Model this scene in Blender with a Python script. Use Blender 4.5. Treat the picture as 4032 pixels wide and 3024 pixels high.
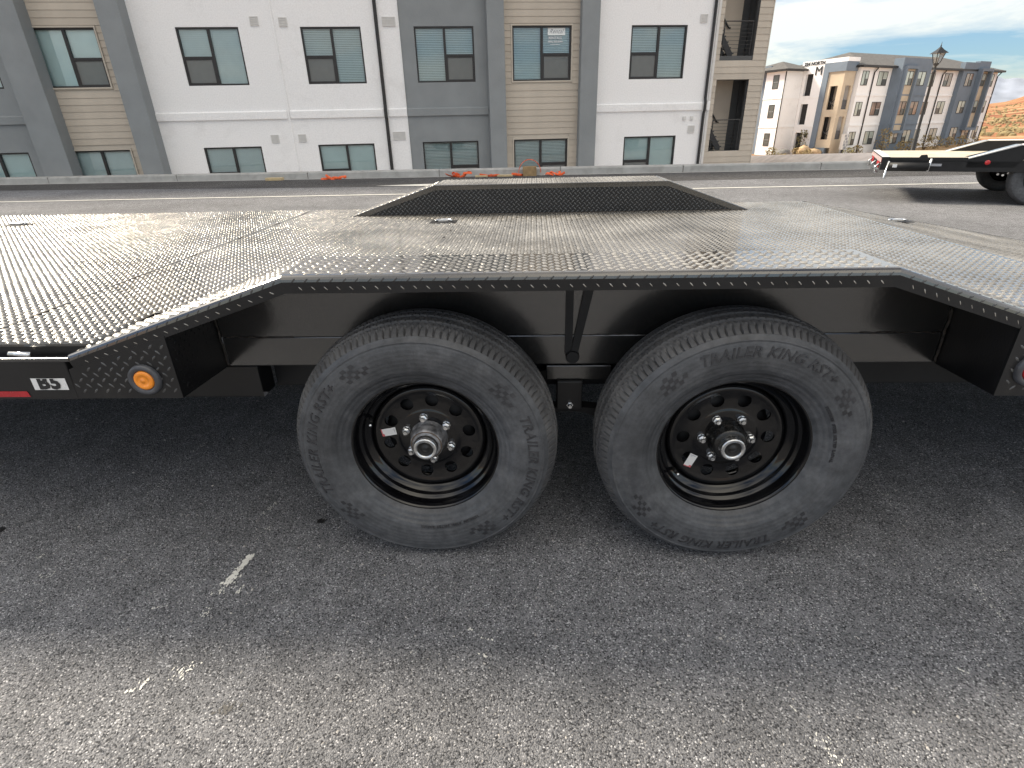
import bpy, math, random
import numpy as np
from mathutils import Vector, Matrix, Quaternion
random.seed(7); rng = np.random.default_rng(7)
for o in list(bpy.data.objects): bpy.data.objects.remove(o)
sc = bpy.context.scene
col = sc.collection
R_ = math.radians

# ------------------------------------------------------------------ camera
def cam_basis(yaw, pitch, roll):
    f = Vector((math.sin(yaw)*math.cos(pitch), math.cos(yaw)*math.cos(pitch), -math.sin(pitch)))
    r0 = Vector((math.cos(yaw), -math.sin(yaw), 0)); u0 = r0.cross(f)
    r = r0*math.cos(roll)+u0*math.sin(roll); u = -r0*math.sin(roll)+u0*math.cos(roll)
    return r, u, f
cam = bpy.data.cameras.new('camera'); camo = bpy.data.objects.new('camera', cam); col.objects.link(camo)
r, u, f = cam_basis(-0.029342, 0.444831, -0.023907)
camo.matrix_world = Matrix(((r.x, u.x, -f.x, 0), (r.y, u.y, -f.y, 0), (r.z, u.z, -f.z, 1.2004), (0, 0, 0, 1)))
cam.sensor_fit = 'HORIZONTAL'; cam.sensor_width = 36; cam.lens = 2119.4/4032*36
cam.clip_start = 0.02; cam.clip_end = 30000
sc.camera = camo

# ------------------------------------------------------------------ world, sun, exposure
TO_SUN = Vector((-0.67, 0.36, 0.65)).normalized()
SUN_EL = math.asin(TO_SUN.z); SUN_AZ = math.atan2(TO_SUN.x, TO_SUN.y)
w = bpy.data.worlds.new('World'); sc.world = w; w.use_nodes = True
nt = w.node_tree; nt.nodes.clear()
N = nt.nodes.new; LK = nt.links.new
out = N('ShaderNodeOutputWorld'); bg = N('ShaderNodeBackground'); bg.inputs[1].default_value = 0.15
sky = N('ShaderNodeTexSky'); sky.sky_type = 'NISHITA'; sky.sun_disc = False
sky.sun_elevation = SUN_EL; sky.sun_rotation = SUN_AZ; sky.altitude = 900; sky.dust_density = 1.6; sky.air_density = 1.0
tc = N('ShaderNodeTexCoord'); sep = N('ShaderNodeSeparateXYZ'); LK(tc.outputs['Generated'], sep.inputs[0])
# project the direction onto a high flat cloud layer so that streaks flatten towards the horizon
zz = N('ShaderNodeMath'); zz.operation = 'MAXIMUM'; zz.inputs[1].default_value = 0.0; LK(sep.outputs[2], zz.inputs[0])
za = N('ShaderNodeMath'); za.operation = 'ADD'; za.inputs[1].default_value = 0.12; LK(zz.outputs[0], za.inputs[0])
dx = N('ShaderNodeMath'); dx.operation = 'DIVIDE'; LK(sep.outputs[0], dx.inputs[0]); LK(za.outputs[0], dx.inputs[1])
dy = N('ShaderNodeMath'); dy.operation = 'DIVIDE'; LK(sep.outputs[1], dy.inputs[0]); LK(za.outputs[0], dy.inputs[1])
cmb = N('ShaderNodeCombineXYZ'); LK(dx.outputs[0], cmb.inputs[0]); LK(dy.outputs[0], cmb.inputs[1])
cl = N('ShaderNodeTexNoise'); cl.inputs['Scale'].default_value = 0.85; cl.inputs['Detail'].default_value = 8; cl.inputs['Roughness'].default_value = 0.58; cl.inputs['Distortion'].default_value = 0.5
LK(cmb.outputs[0], cl.inputs['Vector'])
rp = N('ShaderNodeValToRGB'); rp.color_ramp.elements[0].position = 0.38; rp.color_ramp.elements[1].position = 0.58
LK(cl.outputs['Fac'], rp.inputs[0])
# thin warm cloud veil that keeps part of the sky's own brightness round the sun; blue shows in the gaps
gap = N('ShaderNodeVectorMath'); gap.operation = 'MULTIPLY'; gap.inputs[1].default_value = (0.155, 0.19, 0.215); LK(sky.outputs[0], gap.inputs[0])
ov = N('ShaderNodeMath'); ov.operation = 'MULTIPLY_ADD'; ov.inputs[1].default_value = 2.05; ov.inputs[2].default_value = 0.45; LK(zz.outputs[0], ov.inputs[0])      # overcast veil: brighter towards the zenith
vc = N('ShaderNodeVectorMath'); vc.operation = 'SCALE'; vc.inputs[0].default_value = (1.62, 1.48, 1.22); LK(ov.outputs[0], vc.inputs['Scale'])
veil = N('ShaderNodeVectorMath'); veil.operation = 'MULTIPLY_ADD'; veil.inputs[1].default_value = (0.12, 0.12, 0.12); LK(sky.outputs[0], veil.inputs[0]); LK(vc.outputs[0], veil.inputs[2])
mxs = N('ShaderNodeMix'); mxs.data_type = 'RGBA'
mf = N('ShaderNodeMath'); mf.operation = 'MULTIPLY'; mf.inputs[1].default_value = 0.92; LK(rp.outputs[0], mf.inputs[0])
LK(mf.outputs[0], mxs.inputs[0]); LK(gap.outputs[0], mxs.inputs[6]); LK(veil.outputs[0], mxs.inputs[7]); LK(mxs.outputs[2], bg.inputs[0]); LK(bg.outputs[0], out.inputs[0])
sun = bpy.data.lights.new('sun', 'SUN'); suno = bpy.data.objects.new('sun', sun); col.objects.link(suno)
sun.energy = 1.4; sun.angle = R_(12.0); sun.color = (1, 0.88, 0.70)
suno.rotation_euler = TO_SUN.to_track_quat('Z', 'Y').to_euler()
vs = sc.view_settings; vs.view_transform = 'Standard'; vs.look = 'None'; vs.gamma = 1; vs.use_curve_mapping = False
vs.exposure = 2.2
sc.cycles.use_denoising = True
sc.cycles.max_bounces = 6; sc.cycles.diffuse_bounces = 4; sc.cycles.glossy_bounces = 3; sc.cycles.transmission_bounces = 2; sc.cycles.transparent_max_bounces = 8

# ------------------------------------------------------------------ materials
def nodes(name):
    m = bpy.data.materials.new(name); m.use_nodes = True
    return m, m.node_tree.nodes, m.node_tree.links, m.node_tree.nodes['Principled BSDF']
def pm(name, c, rough=0.6, metal=0.0, var=0.12, scale=6.0, bump=0.0, bscale=60.0, spec=0.5, coat=0.0, rvar=0.1, dust=None, detail=6, coatr=.08):
    """principled paint with tone variation, gloss variation and fine relief"""
    m, n, l, b = nodes(name)
    t = n.new('ShaderNodeTexCoord'); no = n.new('ShaderNodeTexNoise'); no.inputs['Scale'].default_value = scale; no.inputs['Detail'].default_value = detail
    l.new(t.outputs['Object'], no.inputs['Vector'])
    mx = n.new('ShaderNodeMix'); mx.data_type = 'RGBA'
    mx.inputs[6].default_value = tuple(max(0, x*(1-var)) for x in c)+(1,); mx.inputs[7].default_value = tuple(min(1, x*(1+var)) for x in c)+(1,)
    rr = n.new('ShaderNodeMapRange'); rr.inputs[1].default_value = .3; rr.inputs[2].default_value = .7
    l.new(no.outputs['Fac'], rr.inputs[0]); l.new(rr.outputs[0], mx.inputs[0])
    colr = mx.outputs[2]
    if dust:
        d2 = n.new('ShaderNodeTexNoise'); d2.inputs['Scale'].default_value = dust[1]; d2.inputs['Detail'].default_value = 8; d2.inputs['Roughness'].default_value = .65
        l.new(t.outputs['Object'], d2.inputs['Vector'])
        dr = n.new('ShaderNodeMapRange'); dr.inputs[1].default_value = dust[2]; dr.inputs[2].default_value = dust[2]+.25; dr.inputs[4].default_value = dust[3]
        l.new(d2.outputs['Fac'], dr.inputs[0])
        m2 = n.new('ShaderNodeMix'); m2.data_type = 'RGBA'; l.new(dr.outputs[0], m2.inputs[0]); l.new(colr, m2.inputs[6]); m2.inputs[7].default_value = dust[0]+(1,)
        colr = m2.outputs[2]
    l.new(colr, b.inputs['Base Color'])
    r2 = n.new('ShaderNodeMapRange'); r2.inputs[3].default_value = max(.02, rough-rvar); r2.inputs[4].default_value = min(1, rough+rvar)
    n3 = n.new('ShaderNodeTexNoise'); n3.inputs['Scale'].default_value = scale*2.3; n3.inputs['Detail'].default_value = 5
    l.new(t.outputs['Object'], n3.inputs['Vector']); l.new(n3.outputs['Fac'], r2.inputs[0]); l.new(r2.outputs[0], b.inputs['Roughness'])
    b.inputs['Metallic'].default_value = metal; b.inputs['Specular IOR Level'].default_value = spec
    b.inputs['Coat Weight'].default_value = coat; b.inputs['Coat Roughness'].default_value = coatr
    if bump:
        nb = n.new('ShaderNodeTexNoise'); nb.inputs['Scale'].default_value = bscale; nb.inputs['Detail'].default_value = 6
        l.new(t.outputs['Object'], nb.inputs['Vector'])
        bp = n.new('ShaderNodeBump'); bp.inputs['Strength'].default_value = bump; bp.inputs['Distance'].default_value = .01
        l.new(nb.outputs['Fac'], bp.inputs['Height']); l.new(bp.outputs[0], b.inputs['Normal'])
    return m
def asphalt(name, dark, light, vs_, tint, bump=.8):
    m, n, l, b = nodes(name)
    t = n.new('ShaderNodeTexCoord')
    def tex(kind, s, **k):
        x = n.new(kind); x.inputs['Scale'].default_value = s
        for a, v in k.items(): x.inputs[a].default_value = v
        l.new(t.outputs['Object'], x.inputs['Vector']); return x
    v = tex('ShaderNodeTexVoronoi', vs_, Randomness=1.0); v2 = tex('ShaderNodeTexVoronoi', vs_*2.3, Randomness=1.0)
    big = tex('ShaderNodeTexNoise', .55, Detail=7, Roughness=.6); mid = tex('ShaderNodeTexNoise', 9, Detail=6, Roughness=.65); fine = tex('ShaderNodeTexNoise', 330, Detail=3)
    # stone tone per cell
    sp = n.new('ShaderNodeSeparateColor'); l.new(v.outputs['Color'], sp.inputs[0])
    rp = n.new('ShaderNodeValToRGB'); e = rp.color_ramp.elements
    e[0].position = 0; e[0].color = tuple(x*.3 for x in dark)+(1,); e[1].position = 1; e[1].color = tuple(min(1, x*1.35) for x in light)+(1,)
    q = rp.color_ramp.elements.new(.6); q.color = tuple(dark[i]*.45+light[i]*.32 for i in range(3))+(1,)
    q = rp.color_ramp.elements.new(.90); q.color = tuple(dark[i]*.3+light[i]*.52 for i in range(3))+(1,)
    q = rp.color_ramp.elements.new(.10); q.color = tuple(dark[i]*.35 for i in range(3))+(1,)
    q = rp.color_ramp.elements.new(.2); q.color = tuple(dark[i]*1.0 for i in range(3))+(1,)
    l.new(sp.outputs[0], rp.inputs[0])
    # binder in the gaps between the stones
    gp = n.new('ShaderNodeMapRange'); gp.inputs[1].default_value = .5; gp.inputs[2].default_value = .95; l.new(v.outputs['Distance'], gp.inputs[0])
    mx = n.new('ShaderNodeMix'); mx.data_type = 'RGBA'; l.new(gp.outputs[0], mx.inputs[0]); l.new(rp.outputs[0], mx.inputs[6]); mx.inputs[7].default_value = tuple(x*.5 for x in dark)+(1,)
    # broad wear and dust
    bl = n.new('ShaderNodeMapRange'); bl.inputs[1].default_value = .3; bl.inputs[2].default_value = .72; bl.inputs[3].default_value = .78; bl.inputs[4].default_value = 1.25; l.new(big.outputs['Fac'], bl.inputs[0])
    ml = n.new('ShaderNodeMapRange'); ml.inputs[1].default_value = .3; ml.inputs[2].default_value = .7; ml.inputs[3].default_value = .8; ml.inputs[4].default_value = 1.2; l.new(mid.outputs['Fac'], ml.inputs[0])
    mm = n.new('ShaderNodeMath'); mm.operation = 'MULTIPLY'; l.new(bl.outputs[0], mm.inputs[0]); l.new(ml.outputs[0], mm.inputs[1])
    vm = n.new('ShaderNodeVectorMath'); vm.operation = 'SCALE'; l.new(mx.outputs[2], vm.inputs[0]); l.new(mm.outputs[0], vm.inputs['Scale'])
    vt = n.new('ShaderNodeVectorMath'); vt.operation = 'MULTIPLY'; vt.inputs[1].default_value = tint; l.new(vm.outputs[0], vt.inputs[0])
    l.new(vt.outputs[0], b.inputs['Base Color'])
    b.inputs['Roughness'].default_value = .9; b.inputs['Specular IOR Level'].default_value = .12
    h1 = n.new('ShaderNodeMath'); h1.operation = 'MULTIPLY'; h1.inputs[1].default_value = -1; l.new(v.outputs['Distance'], h1.inputs[0])
    h2 = n.new('ShaderNodeMath'); h2.operation = 'MULTIPLY_ADD'; h2.inputs[1].default_value = -.35; l.new(v2.outputs['Distance'], h2.inputs[0]); l.new(h1.outputs[0], h2.inputs[2])
    h3 = n.new('ShaderNodeMath'); h3.operation = 'MULTIPLY_ADD'; h3.inputs[1].default_value = .5; l.new(sp.outputs[1], h3.inputs[0]); l.new(h2.outputs[0], h3.inputs[2])
    bp = n.new('ShaderNodeBump'); bp.inputs['Strength'].default_value = bump; bp.inputs['Distance'].default_value = .004
    l.new(h3.outputs[0], bp.inputs['Height']); l.new(bp.outputs[0], b.inputs['Normal'])
    return m
def glass(name, tint, rough=.02, ior=1.5):
    m, n, l, b = nodes(name); n.remove(b); o = n['Material Output']
    fr = n.new('ShaderNodeFresnel'); fr.inputs[0].default_value = ior
    tr = n.new('ShaderNodeBsdfTransparent'); tr.inputs[0].default_value = tint+(1,)
    gl = n.new('ShaderNodeBsdfGlossy'); gl.inputs['Roughness'].default_value = rough
    t = n.new('ShaderNodeTexCoord'); no = n.new('ShaderNodeTexNoise'); no.inputs['Scale'].default_value = 1.3; no.inputs['Detail'].default_value = 1
    l.new(t.outputs['Object'], no.inputs['Vector']); bp = n.new('ShaderNodeBump'); bp.inputs['Strength'].default_value = .08; bp.inputs['Distance'].default_value = .02
    l.new(no.outputs['Fac'], bp.inputs['Height']); l.new(bp.outputs[0], gl.inputs['Normal'])
    ad = n.new('ShaderNodeMath'); ad.operation = 'MULTIPLY_ADD'; ad.inputs[1].default_value = 1.5; ad.inputs[2].default_value = .07; l.new(fr.outputs[0], ad.inputs[0])
    mx = n.new('ShaderNodeMixShader'); l.new(ad.outputs[0], mx.inputs[0]); l.new(tr.outputs[0], mx.inputs[1]); l.new(gl.outputs[0], mx.inputs[2]); l.new(mx.outputs[0], o.inputs[0])
    return m
def screenmat(name, c, cover):
    m, n, l, b = nodes(name); o = n['Material Output']
    b.inputs['Base Color'].default_value = c+(1,); b.inputs['Roughness'].default_value = .8
    tr = n.new('ShaderNodeBsdfTransparent'); mx = n.new('ShaderNodeMixShader')
    t = n.new('ShaderNodeTexCoord'); no = n.new('ShaderNodeTexNoise'); no.inputs['Scale'].default_value = 5; l.new(t.outputs['Object'], no.inputs['Vector'])
    mr = n.new('ShaderNodeMapRange'); mr.inputs[3].default_value = cover-.06; mr.inputs[4].default_value = cover+.06; l.new(no.outputs['Fac'], mr.inputs[0])
    l.new(mr.outputs[0], mx.inputs[0]); l.new(tr.outputs[0], mx.inputs[1]); l.new(b.outputs[0], mx.inputs[2]); l.new(mx.outputs[0], o.inputs[0])
    return m

M = {}
M['asphalt'] = asphalt('asphalt', (.185, .185, .190), (.47, .46, .455), 270, (.975, .995, 1.04), .85)
M['asphalt_new'] = asphalt('asphalt_fresh', (.075, .074, .076), (.24, .235, .23), 215, (1, .99, 1), .7)
M['grit_light'] = pm('pale_grit', (.42, .40, .38), .8, var=.35, scale=60)
M['grit_dark'] = pm('dark_grit', (.15, .15, .155), .7, var=.5, scale=60)
M['tar'] = pm('tar_spot', (.018, .018, .02), .5, var=.4, scale=60)
M['paint_line'] = pm('road_paint', (.74, .73, .68), .6, var=.15, scale=14, bump=.3, bscale=120, dust=((.2, .2, .2), 30, .55, .5))
M['concrete'] = pm('concrete', (.40, .395, .38), .85, var=.14, scale=3, bump=.35, bscale=90, dust=((.25, .24, .22), 5, .5, .6))
M['gravel'] = pm('pale_gravel', (.62, .54, .48), .95, var=.15, scale=3, bump=.6, bscale=25)
M['deck'] = pm('black_tread_plate', (.030, .028, .025), .19, var=.35, scale=2.2, spec=1.0, rvar=.06, bump=.05, bscale=9, dust=((.26, .20, .13), 2.6, .50, .18), coat=1.0, coatr=.07)
M['lug'] = pm('glint_tread_lugs', (.38, .36, .325), .25, metal=.65, var=.4, scale=3, spec=.8, rvar=.08)  # pale metal base puts bright glints into the black plate's lugs
M['plug_lug'] = pm('painted_tread_lugs', (.05, .05, .05), .28, var=.4, scale=14, spec=.9)
M['plate'] = pm('black_plate_paint', (.011, .011, .012), .34, var=.3, scale=5, spec=.45, rvar=.08, bump=.05, bscale=140, dust=((.10, .09, .07), 7, .60, .2))
M['rail'] = pm('black_rail_paint', (.021, .0205, .020), .20, var=.25, scale=4, spec=.8, rvar=.07, bump=.03, bscale=60, dust=((.12, .10, .075), 9, .58, .25))
M['rail'].node_tree.nodes['Principled BSDF'].inputs['IOR'].default_value = 1.75
M['gloss'] = pm('gloss_black_wheel', (.004, .004, .005), .10, var=.4, scale=12, spec=.45, coat=.25, rvar=.03, dust=((.03, .026, .02), 22, .66, .15), coatr=.03)
M['under'] = pm('dull_black_steel', (.012, .012, .013), .55, var=.3, scale=8, spec=.4)
M['tyre'] = pm('dusty_rubber', (.078, .081, .088), .43, var=.28, scale=5, spec=.38, bump=.12, bscale=220, dust=((.15, .15, .155), 11, .50, .5))
def ribbed(m):
    n, l = m.node_tree.nodes, m.node_tree.links; b = n['Principled BSDF']; t = n.new('ShaderNodeTexCoord')
    wv = n.new('ShaderNodeTexWave'); wv.wave_type = 'RINGS'; wv.rings_direction = 'Y'; wv.inputs['Scale'].default_value = 26; wv.inputs['Distortion'].default_value = .25; wv.inputs['Detail'].default_value = 2; wv.inputs['Detail Scale'].default_value = 3
    l.new(t.outputs['Object'], wv.inputs['Vector']); old = b.inputs['Normal'].links[0].from_socket
    bp = n.new('ShaderNodeBump'); bp.inputs['Strength'].default_value = .22; bp.inputs['Distance'].default_value = .0015; l.new(wv.outputs['Fac'], bp.inputs['Height']); l.new(old, bp.inputs['Normal']); l.new(bp.outputs[0], b.inputs['Normal'])
    src = b.inputs['Base Color'].links[0].from_socket; sm = n.new('ShaderNodeTexNoise'); sm.inputs['Scale'].default_value = 34; sm.inputs['Detail'].default_value = 9; sm.inputs['Roughness'].default_value = .7; l.new(t.outputs['Object'], sm.inputs['Vector'])
    mr = n.new('ShaderNodeMapRange'); mr.inputs[1].default_value = .3; mr.inputs[2].default_value = .7; mr.inputs[3].default_value = .62; mr.inputs[4].default_value = 1.3; l.new(sm.outputs['Fac'], mr.inputs[0])
    v = n.new('ShaderNodeVectorMath'); v.operation = 'SCALE'; l.new(src, v.inputs[0]); l.new(mr.outputs[0], v.inputs['Scale']); l.new(v.outputs[0], b.inputs['Base Color'])
ribbed(M['tyre'])
M['tread'] = pm('tread_rubber', (.070, .070, .073), .62, var=.2, scale=9, spec=.4, bump=.1, bscale=180, dust=((.24, .235, .23), 5, .45, .5))
M['letter'] = pm('black_rubber_lettering', (.038, .038, .042), .45, var=.3, scale=25, spec=.45)
M['zinc'] = pm('zinc_plated_steel', (.72, .73, .74), .22, metal=1, var=.12, scale=60, bump=.1, bscale=150)
M['hub_grey'] = pm('greasy_hub_casting', (.30, .30, .31), .40, metal=.5, var=.7, scale=38, spec=.5, bump=.3, bscale=80, dust=((.03, .03, .035), 45, .45, .9), rvar=.2)
M['hub_black'] = pm('black_hub_casting', (.010, .010, .010), .28, var=.5, scale=40, spec=.6, dust=((.12, .08, .05), 40, .62, .5))
M['rust'] = pm('rusty_ring', (.11, .075, .05), .7, var=.5, scale=60)
M['rubber_plug'] = pm('black_rubber_plug', (.012, .012, .012), .35, var=.3, scale=30)
M['sticker'] = pm('white_label', (.74, .74, .74), .4, var=.04, scale=40)
M['sticker_red'] = pm('red_label_band', (.55, .12, .13), .4, var=.15, scale=60)
M['print'] = pm('black_print', (.018, .018, .02), .45, var=.2, scale=50)
M['print_grey'] = pm('grey_print', (.32, .33, .36), .5, var=.3, scale=200)
M['red_tape'] = pm('red_reflective_tape', (.42, .012, .02), .25, var=.12, scale=50, coat=.4)
M['amber'] = pm('amber_lens', (.92, .28, .012), .22, var=.12, scale=60, coat=.6)
M['red_lens'] = pm('red_lens', (.52, .01, .015), .2, var=.12, scale=60, coat=.6)
M['grommet'] = pm('grey_rubber_grommet', (.06, .062, .07), .35, var=.3, scale=30)
M['weld'] = pm('weld_bead', (.06, .05, .042), .5, metal=.3, var=.6, scale=90, bump=.5, bscale=200)
M['stucco_white'] = pm('white_stucco', (.875, .87, .87), .92, var=.05, scale=26, bump=.7, bscale=38, dust=((.66, .65, .64), 1.1, .55, .6))
M['stucco_grey'] = pm('grey_stucco', (.250, .268, .278), .9, var=.07, scale=1.6, bump=.7, bscale=38)
M['stucco_blue'] = pm('blue_grey_stucco', (.165, .205, .255), .9, var=.08, scale=.8, bump=.5, bscale=20)
M['stucco_tan'] = pm('tan_stucco', (.50, .42, .32), .9, var=.08, scale=.8, bump=.5, bscale=20)
def siding_mat():
    m = pm('tan_siding', (.50, .445, .375), .78, var=.06, scale=2.2, bump=.25, bscale=30)
    n, l = m.node_tree.nodes, m.node_tree.links; b = n['Principled BSDF']
    src = b.inputs['Base Color'].links[0].from_socket
    oi = n.new('ShaderNodeObjectInfo'); mr = n.new('ShaderNodeMapRange'); mr.inputs[3].default_value = .94; mr.inputs[4].default_value = 1.05
    l.new(oi.outputs['Random'], mr.inputs[0]); v = n.new('ShaderNodeVectorMath'); v.operation = 'SCALE'; l.new(src, v.inputs[0]); l.new(mr.outputs[0], v.inputs['Scale']); l.new(v.outputs[0], b.inputs['Base Color'])
    return m
M['siding'] = siding_mat()
M['trim_tan'] = pm('tan_trim', (.52, .47, .40), .7, var=.04, scale=3)
M['bronze'] = pm('dark_bronze_frame', (.022, .020, .020), .38, var=.2, scale=8)
M['glass'] = glass('window_glass', (.88, 1.0, .995))
M['insect'] = screenmat('insect_screen', (.20, .20, .195), .66)
M['room_dark'] = pm('dark_room', (.30, .32, .31), .9, var=.2, scale=2)  # grey backing stands in for the unlit room between open slats
M['slat'] = pm('white_blind_slat', (.93, .93, .92), .55, var=.03, scale=5)
M['room'] = pm('pale_bounce_room', (.70, .74, .73), .9, var=.2, scale=2)  # near-white so the backing bounces light onto the blinds
M['shade'] = pm('pale_roller_shade', (.86, .90, .89), .8, var=.04, scale=2)
M['vent'] = pm('white_vent', (.66, .65, .63), .6, var=.05, scale=9)
M['pipe'] = pm('black_downpipe', (.020, .019, .019), .4, var=.2, scale=6)
M['roof'] = pm('grey_shingles', (.12, .115, .11), .9, var=.25, scale=3, bump=.5, bscale=14)
M['inner_wall'] = pm('stairwell_wall', (.66, .58, .48), .9, var=.06, scale=2)
M['inner_dark'] = pm('charcoal_column_and_unlit_wall', (.085, .088, .09), .8, var=.1, scale=3)
M['railing'] = pm('charcoal_railing', (.030, .030, .032), .45, var=.15, scale=9)
M['strap'] = pm('orange_strap', (.82, .13, .035), .7, var=.2, scale=14, bump=.2, bscale=200)
M['lumber'] = pm('pale_lumber', (.58, .45, .26), .75, var=.18, scale=9, bump=.2, bscale=60)
M['lumber_brown'] = pm('brown_lumber', (.33, .22, .11), .8, var=.25, scale=9, bump=.2, bscale=60)
M['plank'] = pm('deck_timber', (.55, .485, .385), .7, var=.2, scale=4, bump=.2, bscale=40)
M['stripe_white'] = pm('white_reflective', (.75, .75, .75), .35, var=.05, scale=30)
M['pane_pale'] = pm('blind_behind_glass', (.46, .50, .45), .12, var=.12, scale=1.3, coat=.7, spec=.6)
M['pane_dark'] = pm('screened_pane', (.10, .105, .10), .25, var=.2, scale=1.3, coat=.3)
M['pane_warm'] = pm('painted_reflection_pane', (.28, .20, .16), .12, var=.35, scale=1.6, coat=.7)  # brown base colour stands in for a warm reflection
M['dark_void'] = pm('painted_interior_shade', (.03, .03, .032), .9, var=.2, scale=2)  # near-black colour stands in for shade inside the far openings
M['lampglass'] = glass('frosted_lamp_glass', (.85, .83, .78), .2)
M['iron'] = pm('black_cast_iron', (.014, .014, .014), .45, var=.3, scale=12)
M['boulder'] = pm('grey_boulder', (.20, .19, .18), .95, var=.35, scale=2.5, bump=.8, bscale=6)
M['boulder_tan'] = pm('tan_boulder', (.50, .36, .22), .95, var=.3, scale=2.5, bump=.8, bscale=6)
M['leaf_dry'] = pm('dry_shrub_leaf', (.30, .23, .11), .85, var=.4, scale=8)
M['leaf_green'] = pm('olive_shrub_leaf', (.20, .18, .085), .85, var=.4, scale=8)
M['scrub'] = pm('tan_scrub', (.25, .20, .10), .9, var=.4, scale=.3)
M['twig'] = pm('twig', (.14, .10, .07), .9, var=.3, scale=12)
M['haze_rock'] = pm('haze_tinted_rock', (.30, .335, .41), .95, var=.18, scale=.004, bump=0, detail=10)  # bluish rock colour carries the distance haze

# ------------------------------------------------------------------ object helpers
OFF = {}
def tag(o, label=None, cat=None, group=None, kind=None):
    if label: o['label'] = label
    if cat: o['category'] = cat
    if group: o['group'] = group
    if kind: o['kind'] = kind
    return o
def thing(name, label, cat, loc=(0, 0, 0), rotz=0.0, group=None):
    o = bpy.data.objects.new(name, None); o.empty_display_size = .2; col.objects.link(o)
    o.location = loc; o.rotation_euler = (0, 0, rotz); OFF[o] = np.zeros(3)
    return tag(o, label, cat, group)
def link(name, me, parent=None, m=None):
    o = bpy.data.objects.new(name, me); col.objects.link(o)
    if parent is not None: o.parent = parent
    if m is not None and not me.materials: me.materials.append(M[m] if isinstance(m, str) else m)
    return o
def mk(name, v, fcs, m, parent=None, smooth=False, off=None):
    v = np.asarray(v, float)
    if parent is not None:
        root = parent
        while root.parent is not None: root = root.parent
        if root in OFF: v = v-OFF[root]
    me = bpy.data.meshes.new(name); me.from_pydata(v.tolist(), [], [tuple(int(i) for i in q) for q in fcs]); me.update()
    if smooth: me.polygons.foreach_set('use_smooth', [True]*len(me.polygons))
    return link(name, me, parent, m)
BF = [(0, 3, 2, 1), (4, 5, 6, 7), (0, 1, 5, 4), (1, 2, 6, 5), (2, 3, 7, 6), (3, 0, 4, 7)]
def bv(a, b):
    (x0, y0, z0), (x1, y1, z1) = a, b
    return [(x0, y0, z0), (x1, y0, z0), (x1, y1, z0), (x0, y1, z0), (x0, y0, z1), (x1, y0, z1), (x1, y1, z1), (x0, y1, z1)]
def bevel(o, wdt, seg=2):
    md = o.modifiers.new('bevel', 'BEVEL'); md.width = wdt; md.segments = seg; md.limit_method = 'ANGLE'; return o
def box(name, a, b, m, parent=None, bev=0):
    o = mk(name, bv(a, b), BF, m, parent)
    return bevel(o, bev) if bev else o
def boxes(name, lst, m, parent=None):
    v, fc = [], []
    for a, b in lst:
        k = len(v); v += bv(a, b); fc += [tuple(i+k for i in q) for q in BF]
    return mk(name, v, fc, m, parent)
def prism(name, poly, d0, d1, m, parent=None, axis='y'):
    n = len(poly); v = []
    for d in (d0, d1):
        for p in poly:
            v.append((p[0], d, p[1]) if axis == 'y' else ((d, p[0], p[1]) if axis == 'x' else (p[0], p[1], d)))
    fc = [tuple(range(n)), tuple(range(2*n-1, n-1, -1))]+[(i, i+n, (i+1) % n+n, (i+1) % n) for i in range(n)]
    return mk(name, v, fc, m, parent)
def tube_geo(pts, r, n=8, flat=1.0, up=None):
    pts = [Vector(p) for p in pts]; v = []; fc = []
    nrm = None
    for i, p in enumerate(pts):
        d = (pts[min(i+1, len(pts)-1)]-pts[max(i-1, 0)]).normalized()
        if nrm is None:
            a = Vector((0, 0, 1)) if abs(d.z) < .9 else Vector((1, 0, 0)); nrm = d.cross(a).normalized()
        else: nrm = (nrm-d*nrm.dot(d)).normalized()
        b = d.cross(nrm); rr = r[i] if hasattr(r, '__len__') else r
        for k in range(n):
            t = 2*math.pi*k/n; v.append(tuple(p+nrm*math.cos(t)*rr+b*math.sin(t)*rr*flat))
    for i in range(len(pts)-1):
        for k in range(n): fc.append((i*n+k, i*n+(k+1) % n, (i+1)*n+(k+1) % n, (i+1)*n+k))
    fc.append(tuple(range(n-1, -1, -1))); L = (len(pts)-1)*n; fc.append(tuple(range(L, L+n)))
    return v, fc
def tube(name, pts, r, m, parent=None, n=8, flat=1.0, smooth=True):
    v, fc = tube_geo(pts, r, n, flat); return mk(name, v, fc, m, parent, smooth)
def merge(geos):
    v, fc = [], []
    for a, b in geos:
        k = len(v); v += list(a); fc += [tuple(i+k for i in q) for q in b]
    return v, fc
def lathe_geo(prof, n=96, rmod=None, closed=False):
    v, fc = [], []; P = len(prof)
    for i in range(n):
        t = 2*math.pi*i/n; c, s = math.cos(t), math.sin(t)
        for j, (rr, y) in enumerate(prof):
            q = rr+(rmod(i, j) if rmod else 0); v.append((q*c, y, q*s))
    for i in range(n):
        a, b = i*P, ((i+1) % n)*P
        for j in range(P-1): fc.append((a+j, b+j, b+j+1, a+j+1))
    return v, fc
def text_geo(body, size, shear=0, extrude=0.0, offset=0.0, spacing=1.0):
    cu = bpy.data.curves.new('t', 'FONT'); cu.body = body; cu.size = size; cu.shear = shear; cu.extrude = extrude; cu.offset = offset
    cu.align_x = 'CENTER'; cu.align_y = 'CENTER'; cu.space_character = spacing; cu.resolution_u = 2
    o = bpy.data.objects.new('t', cu); col.objects.link(o); bpy.context.view_layer.update()
    me = bpy.data.meshes.new_from_object(o.evaluated_get(bpy.context.evaluated_depsgraph_get()))
    v = np.array([tuple(q.co) for q in me.vertices]); fc = [tuple(p.vertices) for p in me.polygons]
    bpy.data.objects.remove(o); bpy.data.curves.remove(cu); bpy.data.meshes.remove(me)
    return v, fc
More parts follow.
